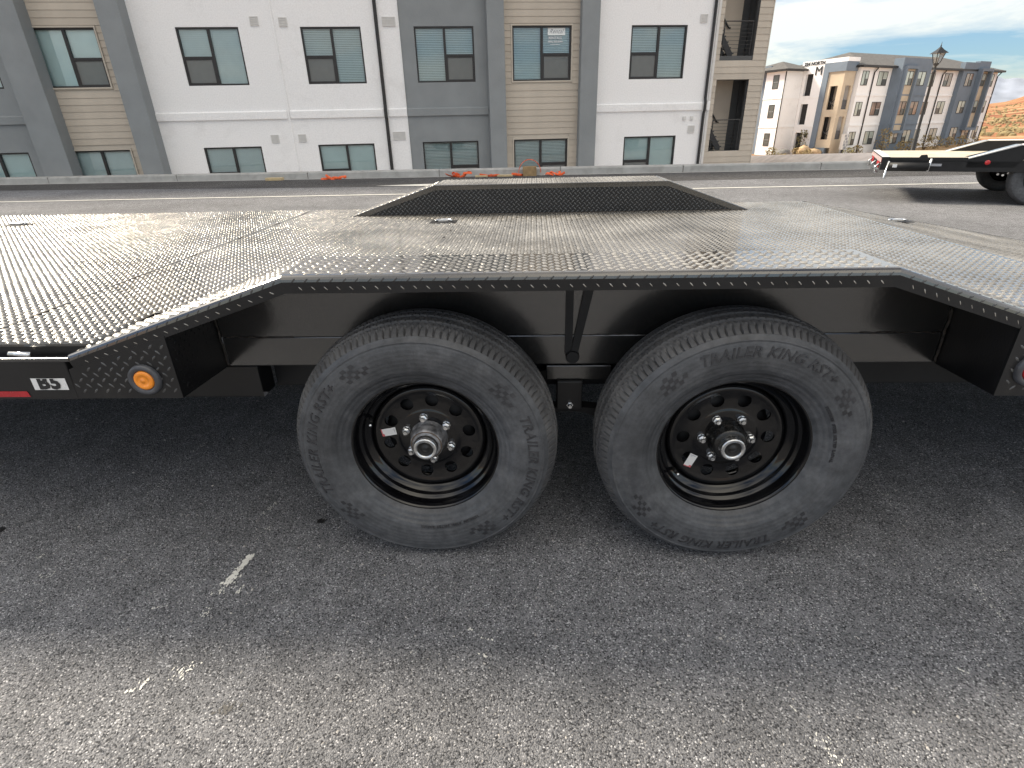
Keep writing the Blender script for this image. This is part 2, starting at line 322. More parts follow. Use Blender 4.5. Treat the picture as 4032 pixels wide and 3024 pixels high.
def struct(o): o['kind'] = 'structure'; return o

def inside(poly, x, y):
    c = np.zeros(len(x), bool); n = len(poly)
    for i in range(n):
        x0, y0 = poly[i]; x1, y1 = poly[(i+1) % n]
        cond = (y0 > y) != (y1 > y)
        with np.errstate(divide='ignore', invalid='ignore'): xi = (x1-x0)*(y-y0)/((y1-y0) if y1 != y0 else 1e-9)+x0
        c ^= cond & (x < xi)
    return c
def lugs(org, U, V, poly, parent, m, pitch=.029, L=.0245, W=.0088, h=.0030, phase=(0, 0), margin=.008, name='tread_lugs', kinds=(0, 1)):
    """raised tread-plate lugs on the plane org + u U + v V, clipped to the outline poly"""
    U = np.array(U, float); V = np.array(V, float); U /= np.linalg.norm(U); V /= np.linalg.norm(V); Nn = np.cross(U, V); org = np.array(org, float)
    us = [p[0] for p in poly]; vs2 = [p[1] for p in poly]; P = []; A = []
    for k in kinds:
        o = pitch/2*k
        a = np.arange(math.floor(min(us)/pitch), math.ceil(max(us)/pitch)+1)*pitch+o+phase[0]; b = np.arange(math.floor(min(vs2)/pitch), math.ceil(max(vs2)/pitch)+1)*pitch+o+phase[1]
        g = np.stack(np.meshgrid(a, b), -1).reshape(-1, 2); P.append(g); A.append(np.full(len(g), R_(45) if k == 0 else R_(-45)))
    P = np.vstack(P); A = np.concatenate(A)
    ok = inside(poly, P[:, 0], P[:, 1])
    for ddx, ddy in ((margin, 0), (-margin, 0), (0, margin), (0, -margin)): ok &= inside(poly, P[:, 0]+ddx, P[:, 1]+ddy)
    P = P[ok]; A = A[ok]; n = len(P)
    if n == 0: return None
    P = P+rng.normal(0, .0003, P.shape)
    base = np.array([(-.5, 0), (-.3, -.36), (0, -.5), (.3, -.36), (.5, 0), (.3, .36), (0, .5), (-.3, .36)])*np.array([L, W])
    lx = np.concatenate([base[:, 0], [-.22*L, .22*L]]); ly = np.concatenate([base[:, 1], [0, 0]]); lz = np.array([-.0003]*8+[h, h])
    ca, sa = np.cos(A)[:, None], np.sin(A)[:, None]
    uu = P[:, :1]+lx*ca-ly*sa; vv = P[:, 1:]+lx*sa+ly*ca
    root = parent
    while root.parent is not None: root = root.parent
    co = org+uu[..., None]*U+vv[..., None]*V+(lz*np.where(lz > 0, 1, 1)*rng.uniform(.65, 1.2, (n, 1)))[..., None]*Nn-OFF.get(root, np.zeros(3))
    tri = np.array([(0, 1, 8), (1, 2, 8), (2, 9, 8), (2, 3, 9), (3, 4, 9), (4, 5, 9), (5, 6, 9), (6, 8, 9), (6, 7, 8), (7, 0, 8)])
    T = (tri[None]+(np.arange(n)*10)[:, None, None]).reshape(-1, 3)
    me = bpy.data.meshes.new(name); me.vertices.add(n*10); me.vertices.foreach_set('co', co.reshape(-1).astype(np.float32))
    me.loops.add(len(T)*3); me.loops.foreach_set('vertex_index', T.reshape(-1).astype(np.int32))
    me.polygons.add(len(T)); me.polygons.foreach_set('loop_start', np.arange(0, len(T)*3, 3, dtype=np.int32)); me.polygons.foreach_set('use_smooth', np.ones(len(T), bool))
    me.update(calc_edges=True); o = link(name, me, parent, m); o['kind'] = 'stuff'; return o
def wall_holes(name, org, U, Nv, u0, u1, z0, z1, holes, depth, m, parent):
    """a wall sheet on the plane org + u U + z Z facing Nv, with openings that have reveals"""
    org = np.array(org, float); U = np.array(U, float); Nv = np.array(Nv, float); Z = np.array((0, 0, 1.))
    us = sorted({u0, u1, *[min(max(h[i], u0), u1) for h in holes for i in (0, 1)]}); zs = sorted({z0, z1, *[min(max(h[i], z0), z1) for h in holes for i in (2, 3)]})
    idx = {}; v = []; fc = []
    def vi(a, b, d=0):
        k = (round(a, 5), round(b, 5), d)
        if k not in idx: idx[k] = len(v); v.append(org+U*a+Z*b-Nv*d)
        return idx[k]
    for a, b in zip(us, us[1:]):
        for c, d in zip(zs, zs[1:]):
            if any(h[0]-1e-6 <= a and b <= h[1]+1e-6 and h[2]-1e-6 <= c and d <= h[3]+1e-6 for h in holes): continue
            fc.append((vi(a, c), vi(b, c), vi(b, d), vi(a, d)))
    for h in holes:
        q = [(h[0], h[2]), (h[1], h[2]), (h[1], h[3]), (h[0], h[3])]
        for i in range(4):
            p0, p1 = q[i], q[(i+1) % 4]; k = len(v)
            v += [org+U*p0[0]+Z*p0[1], org+U*p1[0]+Z*p1[1], org+U*p1[0]+Z*p1[1]-Nv*depth, org+U*p0[0]+Z*p0[1]-Nv*depth]; fc.append((k, k+1, k+2, k+3))
    return mk(name, v, fc, m, parent)

# ================================================================== ground, kerb, terrain
def kerb_y(x): return 15.86-0.040*x          # kerb foot line across the street
def line_y(x): return 11.62-0.012*x
def sheet(name, pts, m): return struct(mk(name, pts, [tuple(range(len(pts)))], m))
sheet('road', [(-70, -30, 0), (60, -30, 0), (60, kerb_y(60)+.05, 0), (-70, kerb_y(-70)+.05, 0)], 'asphalt')
ns = sheet('fresh_asphalt_strip', [(-14, 14.55, .004), (-4, 13.45, .004), (5, 13.35, .004), (40, 12.6, .004), (40, kerb_y(40)-.16, .004), (-40, kerb_y(-40)-.16, .004), (-40, 16.9, .004)], 'asphalt_new')
sheet('gutter', [(-40, kerb_y(-40)-.15, .006), (40, kerb_y(40)-.15, .006), (40, kerb_y(40)+.04, .006), (-40, kerb_y(-40)+.04, .006)], 'concrete')
sheet('white_lane_line', [(-40, line_y(-40)-.05, .008), (40, line_y(40)-.05, .008), (40, line_y(40)+.05, .008), (-40, line_y(-40)+.05, .008)], 'paint_line')
sheet('white_road_arrow', [(-3.55, 13.62, .009), (-2.3, 13.32, .009), (-.9, 13.25, .009), (-.9, 13.72, .009), (-2.3, 13.80, .009)], 'paint_line')

# worn white paint scuff and pale scratches on the asphalt
def flecks(name, strokes, m, z):
    v, fc = [], []
    for (x0, y0, x1, y1, wd, cnt, sz) in strokes:
        for i in range(cnt):
            t = random.random(); a = random.gauss(0, wd)
            px = x0+(x1-x0)*t+a; py = y0+(y1-y0)*t+random.gauss(0, wd*.3); s = sz*random.uniform(.4, 1.4); th = random.uniform(0, 3.1)
            k = len(v); n = random.randint(4, 6)
            for q in range(n):
                an = th+2*math.pi*q/n; rr = s*random.uniform(.5, 1.2); v.append((px+rr*math.cos(an)*.6, py+rr*math.sin(an), z+i*1e-6))
            fc.append(tuple(range(k, k+n)))
    return struct(mk(name, v, fc, m))
flecks('white_paint_scuff', [(-.872, 1.285, -.893, 1.165, .006, 150, .0065), (-.878, 1.20, -.905, 1.125, .013, 60, .0045), (-.836, 1.16, -.842, 1.13, .004, 14, .004), (-.893, 1.08, -.90, 1.04, .006, 18, .0035), (-.90, 1.55, -.93, 1.47, .006, 34, .0028), (-.85, .90, -.87, .86, .014, 40, .0035), (-.93, .86, -.955, .825, .006, 22, .004), (-.87, 1.42, -.89, 1.32, .008, 20, .0028)], 'paint_line', .0022)
flecks('pale_asphalt_scratches', [(-1.38, 1.96, -1.41, 1.88, .008, 34, .003), (-1.385, 1.85, -1.41, 1.55, .008, 50, .0026), (-1.55, 1.29, -1.565, 1.265, .006, 14, .003), (-1.45, 1.22, -1.47, 1.19, .01, 18, .003), (-1.06, 1.075, -1.02, 1.085, .001, 14, .0028), (-.16, 1.01, -.15, 1.0, .003, 10, .003), (-.125, .98, -.09, .972, .002, 12, .003), (-.13, .935, -.11, .925, .003, 12, .003), (1.263, 1.16, 1.25, 1.03, .004, 40, .0026), (1.262, 1.66, 1.258, 1.48, .007, 40, .0026), (1.03, .895, 1.05, .88, .001, 12, .0028), (.592, .80, .60, .785, .0008, 12, .0022), (.62, .74, .64, .66, .012, 34, .003), (1.43, 1.295, 1.48, 1.29, .002, 10, .003)], 'paint_line', .0018)
flecks('tar_spots', [(-.708, 1.44, -.70, 1.45, .008, 30, .007), (-.705, .775, -.695, .80, .012, 44, .005), (-1.80, 1.40, -1.79, 1.42, .008, 22, .008)], 'tar', .0014)

# loose grit on the paving near the viewer (uncountable)
def grit(name, n, sz, m):
    P = np.stack([rng.uniform(-2.4, 2.4, n), .5+rng.random(n)**1.3*2.2], 1); S = sz*rng.lognormal(0, .35, n); A = rng.uniform(0, 6.28, n)
    base = np.array([(1, 0, 0), (0, 1, 0), (-1, 0, 0), (0, -1, 0), (0, 0, .8), (0, 0, -.3)]); q = base[None]*S[:, None, None]*rng.uniform(.6, 1.3, (n, 6, 1))
    c, s_ = np.cos(A)[:, None], np.sin(A)[:, None]; x = q[..., 0]*c-q[..., 1]*s_*.7+P[:, :1]; y = q[..., 0]*s_+q[..., 1]*c*.7+P[:, 1:]; z = q[..., 2]*.8+.0012
    v = np.stack([x, y, z], -1).reshape(-1, 3); T = np.array([(0, 1, 4), (1, 2, 4), (2, 3, 4), (3, 0, 4), (1, 0, 5), (2, 1, 5), (3, 2, 5), (0, 3, 5)])
    fc = (T[None]+(np.arange(n)*6)[:, None, None]).reshape(-1, 3).tolist()
    me = bpy.data.meshes.new(name); me.from_pydata(v.tolist(), [], fc); me.update(); o = link(name, me, None, m); return o
tag(grit('loose_grit', 5200, .0026, 'grit_light'), 'fine pale stone grit scattered over the near asphalt', 'grit', kind='stuff')
tag(grit('loose_grit', 3600, .0024, 'grit_dark'), 'fine dark stone chips scattered over the near asphalt', 'grit', kind='stuff')

# kerb in sections
kb = thing('kerb', 'grey concrete kerb along the far side of the street', 'kerb', (0, 15.86, 0), math.atan(-.040))
joints = [-40, -36.3, -32.5, -28.8, -25.0, -21.3, -17.6, -13.85, -9.95, -6.1, -2.35, 1.0, 4.3, 7.9, 11.6, 15.3, 19, 22.7, 26.4, 30, 34]
for a, b in zip(joints, joints[1:]):
    g = .012
    prof = [(0, -.05), (.012, .15), (.035, .185), (.19, .195), (.19, -.3)]
    v = [(a+g, *q) for q in prof]+[(b-g, *q) for q in prof]; n = 5
    mk('kerb_section', v, [(4, 3, 2, 1, 0), (5, 6, 7, 8, 9)]+[(i, i+1, i+1+n, i+n) for i in range(4)], 'concrete', kb)
boxes('kerb_joint_fill', [((a-.02, .012, -.3), (a+.02, .18, .165)) for a in joints[1:-1]], 'boulder', kb)

# land behind the kerb and out to the horizon
def smooth(t): t = max(0., min(1., t)); return t*t*(3-2*t)
def verge_z(x, y):
    d = y-kerb_y(x)
    a = .17-1.9*smooth(d/3.0)                     # falls away in front of the near building
    b = .17-.0*d-2.85*smooth(d/52.)               # gentle fall towards the far building
    t = smooth((x-8.6)/2.5)
    return a*(1-t)+b*t
xs = np.concatenate([np.arange(-44, 8, 4.), np.arange(8, 13, .5), np.arange(13, 66, 4.)]); ds = np.array([.185, .5, 1, 1.6, 2.2, 3, 4, 6, 9, 13, 18, 24, 31, 39, 47, 55])
v = [(x, kerb_y(x)+d, verge_z(x, kerb_y(x)+d)) for x in xs for d in ds]; nd = len(ds)
struct(mk('verge', v, [(i*nd+j, (i+1)*nd+j, (i+1)*nd+j+1, i*nd+j+1) for i in range(len(xs)-1) for j in range(nd-1)], 'gravel', smooth=True))
def terr_z(R, th):
    pts = [(0, -3.1), (60, -3.1), (78, -2.95), (112, -2.25), (160, -2.4), (240, -3.2), (420, -2.0), (640, .6), (900, 5), (1300, 13), (1800, 24), (2600, 30), (4000, 30), (9000, 20)]
    for (a, za), (b, zb) in zip(pts, pts[1:]):
        if R <= b: z = za+(zb-za)*(R-a)/(b-a); break
    else: z = pts[-1][1]
    if R > 640:
        k = min(1, (R-640)/900); z += k*(36*math.exp(-((th-.712)/.036)**2)+2*math.sin(th*31)+2.5*math.sin(th*73+R*.004)+3*math.sin(R*.003+th*9))
    elif R > 150: z += .35*math.sin(R*.05+th*60)+.25*math.sin(th*140)
    return z
def terr_mat():
    m, n, l, b = nodes('red_desert_soil')
    t = n.new('ShaderNodeTexCoord'); mp = n.new('ShaderNodeMapping'); mp.inputs['Rotation'].default_value = (0, 0, R_(38)); mp.inputs['Scale'].default_value = (.012, .035, .03); l.new(t.outputs['Object'], mp.inputs[0])
    no = n.new('ShaderNodeTexNoise'); no.inputs['Scale'].default_value = 1; no.inputs['Detail'].default_value = 6; l.new(mp.outputs[0], no.inputs['Vector'])
    rp = n.new('ShaderNodeValToRGB'); e = rp.color_ramp.elements; e[0].position = .38; e[0].color = (.25, .10, .06, 1); e[1].position = .64; e[1].color = (.42, .30, .17, 1)
    q = e.new(.5); q.color = (.36, .17, .085, 1); l.new(no.outputs['Fac'], rp.inputs[0])
    n2 = n.new('ShaderNodeTexNoise'); n2.inputs['Scale'].default_value = .16; n2.inputs['Detail'].default_value = 9; n2.inputs['Roughness'].default_value = .75; l.new(t.outputs['Object'], n2.inputs['Vector'])
    mr = n.new('ShaderNodeMapRange'); mr.inputs[1].default_value = .55; mr.inputs[2].default_value = .66; mr.inputs[4].default_value = .55; l.new(n2.outputs['Fac'], mr.inputs[0])
    mx = n.new('ShaderNodeMix'); mx.data_type = 'RGBA'; l.new(mr.outputs[0], mx.inputs[0]); l.new(rp.outputs[0], mx.inputs[6]); mx.inputs[7].default_value = (.13, .11, .055, 1)
    l.new(mx.outputs[2], b.inputs['Base Color']); b.inputs['Roughness'].default_value = 1; b.inputs['Specular IOR Level'].default_value = .1
    return m
M['terrain'] = terr_mat()
Rs = [20, 60, 70, 78, 90, 112, 135, 160, 200, 240, 300, 360, 420, 520, 640, 760, 900, 1080, 1300, 1550, 1800, 2150, 2600, 4000, 9000]
ths = sorted(set([round(-math.pi+i*math.pi/30, 4) for i in range(61)]+[round(.45+i*.008, 4) for i in range(50)]))
v = [(R*math.sin(t), R*math.cos(t), terr_z(R, t)) for R in Rs for t in ths]; nT = len(ths)
struct(mk('desert_ground', v, [(i*nT+j, i*nT+j+1, (i+1)*nT+j+1, (i+1)*nT+j) for i in range(len(Rs)-1) for j in range(nT-1)], 'terrain', smooth=True))
# distant mountains, their blue haze put into the rock colour
v, fc = [], []; tm = [(.3+i*.004) for i in range(200)]
for t in tm:
    hgt = 440+34*math.sin(t*23)+26*math.sin(t*61+1)+12*math.sin(t*170)+6*math.sin(t*330+2)
    for k, (R, hz) in enumerate(((9000, 20), (9700, .5*hgt+18*math.sin(t*90)), (10400, hgt), (11500, hgt*.6), (12500, 0))): v.append((R*math.sin(t), R*math.cos(t), hz))
for i in range(len(tm)-1):
    for k in range(4): fc.append((i*5+k, (i+1)*5+k, (i+1)*5+k+1, i*5+k+1))
struct(mk('mountains', v, fc, 'haze_rock', smooth=True))
# scrub on the desert floor (uncountable) as small leafy clumps
v, fc = [], []
for i in range(2600):
    t = random.uniform(.40, .85); R = 150*math.exp(random.random()**.8*math.log(7)); h = random.uniform(.25, .9)*(1 if R < 400 else 1.6); x, y, z = R*math.sin(t), R*math.cos(t), terr_z(R, t)
    k = len(v); n = 6; a0 = random.random()*6
    for q in range(n): an = a0+q*2*math.pi/n; rr = h*random.uniform(.7, 1.3); v.append((x+rr*math.cos(an), y+rr*math.sin(an), z-.1))
    for q in range(n): an = a0+(q+.5)*2*math.pi/n; rr = h*random.uniform(.5, 1.1); v.append((x+rr*math.cos(an), y+rr*math.sin(an), z+h*random.uniform(.5, .9)))
    v.append((x, y, z+h*random.uniform(.9, 1.3)))
    for q in range(n): q2 = (q+1) % n; fc += [(k+q, k+q2, k+n+q), (k+n+q, k+q2, k+n+q2), (k+n+q, k+n+q2, k+2*n)]
tag(mk('desert_scrub', v, fc, 'scrub'), 'low olive scrub scattered over the red desert slope', 'scrub', kind='stuff')

# ================================================================== wheels
K = 1.069
AX, RT = .372, .3838
SIDE = [(.2125, -.0815), (.219, -.0905), (.225, -.0955), (.231, -.0975), (.2335, -.1005), (.240, -.1045), (.2475, -.1080), (.2485, -.1100), (.2600, -.1130), (.2760, -.1165), (.2950, -.1182), (.3150, -.1178), (.3340, -.1135), (.3375, -.1120), (.3390, -.1138), (.3412, -.1130), (.3425, -.1095), (.3480, -.1062), (.3530, -.1022)]
SHO = [(.3535, -.1000), (.3575, -.0960), (.3625, -.0890), (.3680, -.0800)]
TRD = [(.3725, -.0700), (.3755, -.0600), (.3700, -.0570), (.3700, -.0510), (.3785, -.0480), (.3805, -.0250), (.3725, -.0220), (.3725, -.0150), (.3815, -.0120), (.3825, .0)]
def ysurf(rr):
    rs = [p[0] for p in SIDE]; ys = [p[1] for p in SIDE]; return np.interp(rr, rs, ys)
def flat_bottom(v):
    out = []
    for (x, y, z) in v:
        if z < -AX+.001:
            y *= 1.0; z = -AX+.001
        out.append((x, y, z))
    return out
def disc_y(rr): return float(np.interp(rr, [.030, .050, .080, .086, .094, .100, .122, .140, .148, .156, .163, .168, .1695], [-.0125, -.0125, -.0125, -.0115, -.0085, -.0080, -.0090, -.0115, -.0140, -.0165, -.0140, -.007, .012]))
def disc_geo(ph):
    """wheel disc with ten round holes; sectors meet along radial lines"""
    def yd(rr): return disc_y(rr)
    geos = []
    geos.append(lathe_geo([(rr, yd(rr)) for rr in (.145, .148, .152, .156, .160, .163, .166, .168, .1695)], 80))
    geos.append(lathe_geo([(rr, yd(rr)) for rr in (.045, .060, .078, .083, .086, .090, .094, .098)], 80))
    r0, r1, rc, hr = .098, .145, .1215, .0192; na, nr = 8, 4
    for k in range(10):
        tc_ = ph+k*2*math.pi/10; hw = math.pi/10; B = []
        for i in range(na): B.append((r1, tc_-hw+2*hw*i/na))
        for i in range(nr): B.append((r1+(r0-r1)*i/nr, tc_+hw))
        for i in range(na): B.append((r0, tc_+hw-2*hw*i/na))
        for i in range(nr): B.append((r0+(r1-r0)*i/nr, tc_-hw))
        cx, cz = rc*math.cos(tc_), rc*math.sin(tc_); v = []; fc = []; n = len(B)
        for (rr, t) in B:
            x, z = rr*math.cos(t), rr*math.sin(t); v.append((x, yd(rr), z))
        H = []
        for (rr, t) in B:
            x, z = rr*math.cos(t)-cx, rr*math.sin(t)-cz; d = math.hypot(x, z); H.append((cx+x/d*hr, cz+z/d*hr))
        for (x, z) in H: v.append((x, yd(math.hypot(x, z)), z))
        for (x, z) in H: v.append((x, yd(math.hypot(x, z)), z))
        for (x, z) in H: v.append((cx+(x-cx)*.96, yd(math.hypot(x, z))+.006, cz+(z-cz)*.96))
        for i in range(n):
            j = (i+1) % n; fc += [(i, j, n+j, n+i), (2*n+i, 2*n+j, 3*n+j, 3*n+i)]
        geos.append((v, fc))
    return merge(geos)
RIM = [(.2095, -.0800), (.2140, -.0812), (.2172, -.0800), (.2180, -.0765), (.2150, -.0760)]
BARREL = [(.2140, -.0812), (.2105, -.0800), (.2065, -.0740), (.2040, -.0640), (.2030, -.0480), (.2010, -.0430), (.1955, -.0395), (.1925, -.0360), (.1915, -.0280), (.1890, -.0230), (.1780, -.0170), (.1715, -.0120), (.1695, -.004), (.1690, .030), (.190, .045), (.200, .09)]
def arc_text(body, thc, rb, size, shear, spacing):
    v, fc = text_geo(body, size, shear, .0012, .0003, spacing); o = []
    for (x, y, z) in v:
        rr = rb+y; t = thc-x/rb; o.append((rr*math.cos(t), ysurf(rr)-.0011-z, rr*math.sin(t)))
    return o, fc
def checker(thc, rb, slant=.25):
    v, fc = [], []; da = .0105/rb*1.25; dr = .0105
    for i in range(6):
        for j in range(4):
            if (i+j) % 2 or (i > 3 and j > 1): continue
            k = len(v)
            for (a, b) in ((i, j), (i+1, j), (i+1, j+1), (i, j+1)):
                rr = rb-.021+b*dr; t = thc-(a-3)*da-(b-2)*slant*da; v.append((rr*math.cos(t), ysurf(rr)-.0013, rr*math.sin(t)))
            fc.append((k, k+1, k+2, k+3))
    return v, fc
_tc = {}
def tyre_meshes():
    if _tc: return _tc
    n = 600; prof = SIDE+SHO+TRD+[(a, -b) for a, b in reversed(SHO+TRD[:-1])]+[(a, -b) for a, b in reversed(SIDE)]
    i0 = len(SIDE); L = len(prof); i1 = L-len(SIDE)
    def rmod(i, j):
        jj = min(j, L-1-j)
        if i0 <= jj < i0+len(SHO):
            ph = i % 5
            return (-.0075 if jj > i0 else -.002) if ph == 0 else 0
        if jj >= i0+len(SHO) and (i+jj*2) % 5 == 0: return -.003
        return 0
    v, fc = lathe_geo(prof, n, rmod); v = flat_bottom(v)
    P = L; sidef, treadf = [], []
    for q in fc:
        j = min(k % P for k in q); (treadf if i0-1 <= j < i1 else sidef).append(q)
    def sub(fs, nm, m, sm):
        used = sorted({k for q in fs for k in q}); mp = {k: i for i, k in enumerate(used)}
        me = bpy.data.meshes.new(nm); me.from_pydata([v[k] for k in used], [], [tuple(mp[k] for k in q) for q in fs]); me.update()
        if sm: me.polygons.foreach_set('use_smooth', [True]*len(me.polygons))
        me.materials.append(M[m]); return me
    _tc['tyre'] = sub(sidef, 'tyre', 'tyre', True); _tc['tread'] = sub(treadf, 'tread', 'tread', False)
    return _tc
def wheel(parent, loc, hole_ph, lug_ph, text_ph, hub, valve, stick, detail=True, mirror=False):
    """part 'wheel' (steel disc and rim) with tyre, hub, nuts and label under it"""
    v, fc = merge([lathe_geo(RIM, 128), lathe_geo(BARREL, 128), disc_geo(hole_ph)])
    me = bpy.data.meshes.new('wheel'); me.from_pydata(v, [], fc); me.update(); me.polygons.foreach_set('use_smooth', [True]*len(me.polygons))
    w_ = link('wheel', me, parent, 'gloss'); w_.location = Vector(loc)-Vector(OFF[parent])
    if mirror: w_.rotation_euler = (0, 0, math.pi)
    T = tyre_meshes(); link('tyre', T['tyre'], w_); link('tread', T['tread'], w_)
    if not detail: return w_
    def sub(name, geo, m, sm=False):
        me = bpy.data.meshes.new(name); me.from_pydata([tuple(q) for q in geo[0]], [], geo[1]); me.update()
        if sm: me.polygons.foreach_set('use_smooth', [True]*len(me.polygons))
        return link(name, me, w_, m)
    for k in range(2):
        tc_ = text_ph+k*math.pi
        sub('sidewall_lettering', arc_text('TRAILER KING RST+', tc_, .3100, .0400, .25, 1.05), 'letter')
        sub('checkered_flag', checker(tc_+.85, .3040), 'letter'); sub('checkered_flag', checker(tc_-.85, .3040, -.25), 'letter')
    # small raised print near the bead, and fine bead ring
    sub('bead_lettering', arc_text('TUBELESS  STEEL BELTED RADIAL', text_ph-1.15, .2555, .0105, 0, 1.2), 'letter')
    # hub barrel, cap and plug
    sub('hub', lathe_geo([(.0, .02), (.056, .02), (.056, -.0135), (.0505, -.0160), (.0500, -.030), (.0485, -.052), (.0455, -.0575), (.0380, -.0600), (.0330, -.0600)], 48), hub, True)
    if hub == 'hub_grey': sub('rust_ring', lathe_geo([(.0445, -.0580), (.0452, -.0592), (.0440, -.0600), (.0425, -.0604)], 40), 'rust', True)
    sub('hub_cap', lathe_geo([(.0345, -.058), (.0355, -.0635), (.0330, -.0660), (.0322, -.0760), (.0342, -.0785), (.0342, -.0825), (.0310, -.0840), (.0245, -.0832), (.0232, -.0800), (.0228, -.0740)], 48), 'zinc', True)
    sub('dust_plug', lathe_geo([(.0229, -.0770), (.0205, -.0782), (.0180, -.0762), (.0100, -.0765), (.0078, -.0795), (.0, -.0800)], 36), 'rubber_plug', True)
    for k in range(6):
        t = lug_ph+k*math.pi/3; cx, cz = .0700*math.cos(t), .0700*math.sin(t); geos = []
        def ring(rad, y0, y1, n, a0=0, top=None):
            vv = [(cx+rad*math.cos(a0+2*math.pi*i/n), y0, cz+rad*math.sin(a0+2*math.pi*i/n)) for i in range(n)]+[(cx+(top or rad)*math.cos(a0+2*math.pi*i/n), y1, cz+(top or rad)*math.sin(a0+2*math.pi*i/n)) for i in range(n)]
            return vv, [(i, (i+1) % n, n+(i+1) % n, n+i) for i in range(n)]+[tuple(range(n, 2*n))]
        a0 = random.random()
        sub('lug_nut', merge([ring(.0130, -.012, -.016, 16, 0, .0118), ring(.0118, -.016, -.0265, 6, a0), ring(.0112, -.0265, -.0285, 6, a0, .0085), ring(.0066, -.0285, -.0375, 12, 0, .0058)]), 'zinc')
    t = valve; rv = .176; px, pz = rv*math.cos(t), rv*math.sin(t)
    sub('valve_stem', merge([tube_geo([(px, -.018, pz), (px*.985, -.040, pz*.985)], [.0055, .0042], 10), tube_geo([(px*.985, -.040, pz*.985), (px*.97, -.052, pz*.97)], .0036, 10)]), 'rubber_plug', True)
    sub('valve_cap', tube_geo([(px*.972, -.050, pz*.972), (px*.962, -.058, pz*.962)], .0048, 10), 'zinc', True)
    rs, ts, ang = stick; cx, cz = rs*math.cos(ts), rs*math.sin(ts)
    def quad(a0, a1, b0, b1, y):
        o = []
        for a, b in ((a0, b0), (a1, b0), (a1, b1), (a0, b1)): X_, Z_ = cx+a*math.cos(ang)-b*math.sin(ang), cz+a*math.sin(ang)+b*math.cos(ang); o.append((X_, disc_y(math.hypot(X_, Z_))+y, Z_))
        return o, [(0, 1, 2, 3)]
    ys = -.0016
    sub('label', quad(-.0215, .0215, -.0125, .0125, ys), 'sticker')
    sub('label_band', quad(-.0215, -.0145, -.0125, .0125, ys-.0004), 'sticker_red')
    sub('label_print', merge([quad(.0095+i*.0035, .0110+i*.0035, -.010, .010-.003*(i % 2), ys-.0004) for i in range(3)]), 'print_grey')
    return w_

# ================================================================== the near trailer
YE, YI, ZD, ZF = 1.2507, 1.458, .714, .892          # outer edge, inner fender edge, deck level, fender top
YF, YFI = 3.83, 3.474                               # far edge, far fender inner wall
XW = (-.2923, .5776)
tr = thing('car_trailer', 'black car trailer with diamond plate deck and humped fenders filling the foreground', 'trailer', (0, 1.30, 0), R_(-1.0))
OFF[tr] = np.array((0, 1.30, 0))
PATH = [(-1.197, .6895), (-.587, ZF), (.862, ZF), (1.475, .6895)]
# --- deck plates with raised lugs
A_poly = [(-4.7, 1.272), (-1.4935, 1.272), (-1.4935, YF), (-4.7, YF)]
B_poly = [(-1.4905, 1.272), (-1.13, 1.272), (-1.13, 1.5315), (1.40, 1.5315), (1.40, 1.272), (1.81, 1.272), (1.81, YF), (1.335, YF), (1.335, YFI), (-1.13, YFI), (-1.13, YF), (-1.4905, YF)]
for poly in (A_poly, B_poly):
    d = prism('deck_plate', poly, ZD-.006, ZD, 'deck', tr, 'z')
    lugs((0, 0, ZD), (1, 0, 0), (0, 1, 0), poly, d, 'lug')
mk('deck_weld', *merge([tube_geo([(-1.492, y, ZD+.0005), (-1.492, y+random.uniform(.04, .1), ZD+.0008)], [.003, .004], 6) for y in np.arange(1.5, 3.7, .42)]+[tube_geo([(-.42+random.uniform(-.01, .01), y, ZD), (-.42, y+.02, ZD+.001)], [.004, .0035], 6) for y in np.arange(1.7, 3.3, .2)]), 'weld', tr)['kind'] = 'stuff'
# dovetail
sl = -.185; DT = [(1.812, ZD), (3.45, ZD+sl*1.638)]
dv = mk('dovetail_plate', [(x, y, z-t) for t in (0, .006) for (x, z) in DT for y in (1.272, YF-.02)], [(0, 2, 3, 1), (4, 5, 7, 6), (0, 1, 5, 4), (2, 6, 7, 3), (0, 4, 6, 2), (1, 3, 7, 5)], 'deck', tr)
lugs((1.812, 0, ZD), (1, 0, sl), (0, 1, 0), [(0.0, 1.28), (1.66, 1.28), (1.66, YF-.03), (0.0, YF-.03)], dv, 'lug')
mk('dovetail_edge', [(x, y, z-t) for t in (-.002, .09) for (x, z) in DT for y in (YF-.018, YF+.01)], [(0, 2, 3, 1), (4, 5, 7, 6), (0, 1, 5, 4), (2, 6, 7, 3), (0, 4, 6, 2), (1, 3, 7, 5)], 'rail', tr)
mk('dovetail_edge', [(x, y, z-t) for t in (.03, .15) for (x, z) in DT for y in (YE, YE+.06)], [(0, 2, 3, 1), (4, 5, 7, 6), (0, 1, 5, 4), (2, 6, 7, 3), (0, 4, 6, 2), (1, 3, 7, 5)], 'plate', tr)
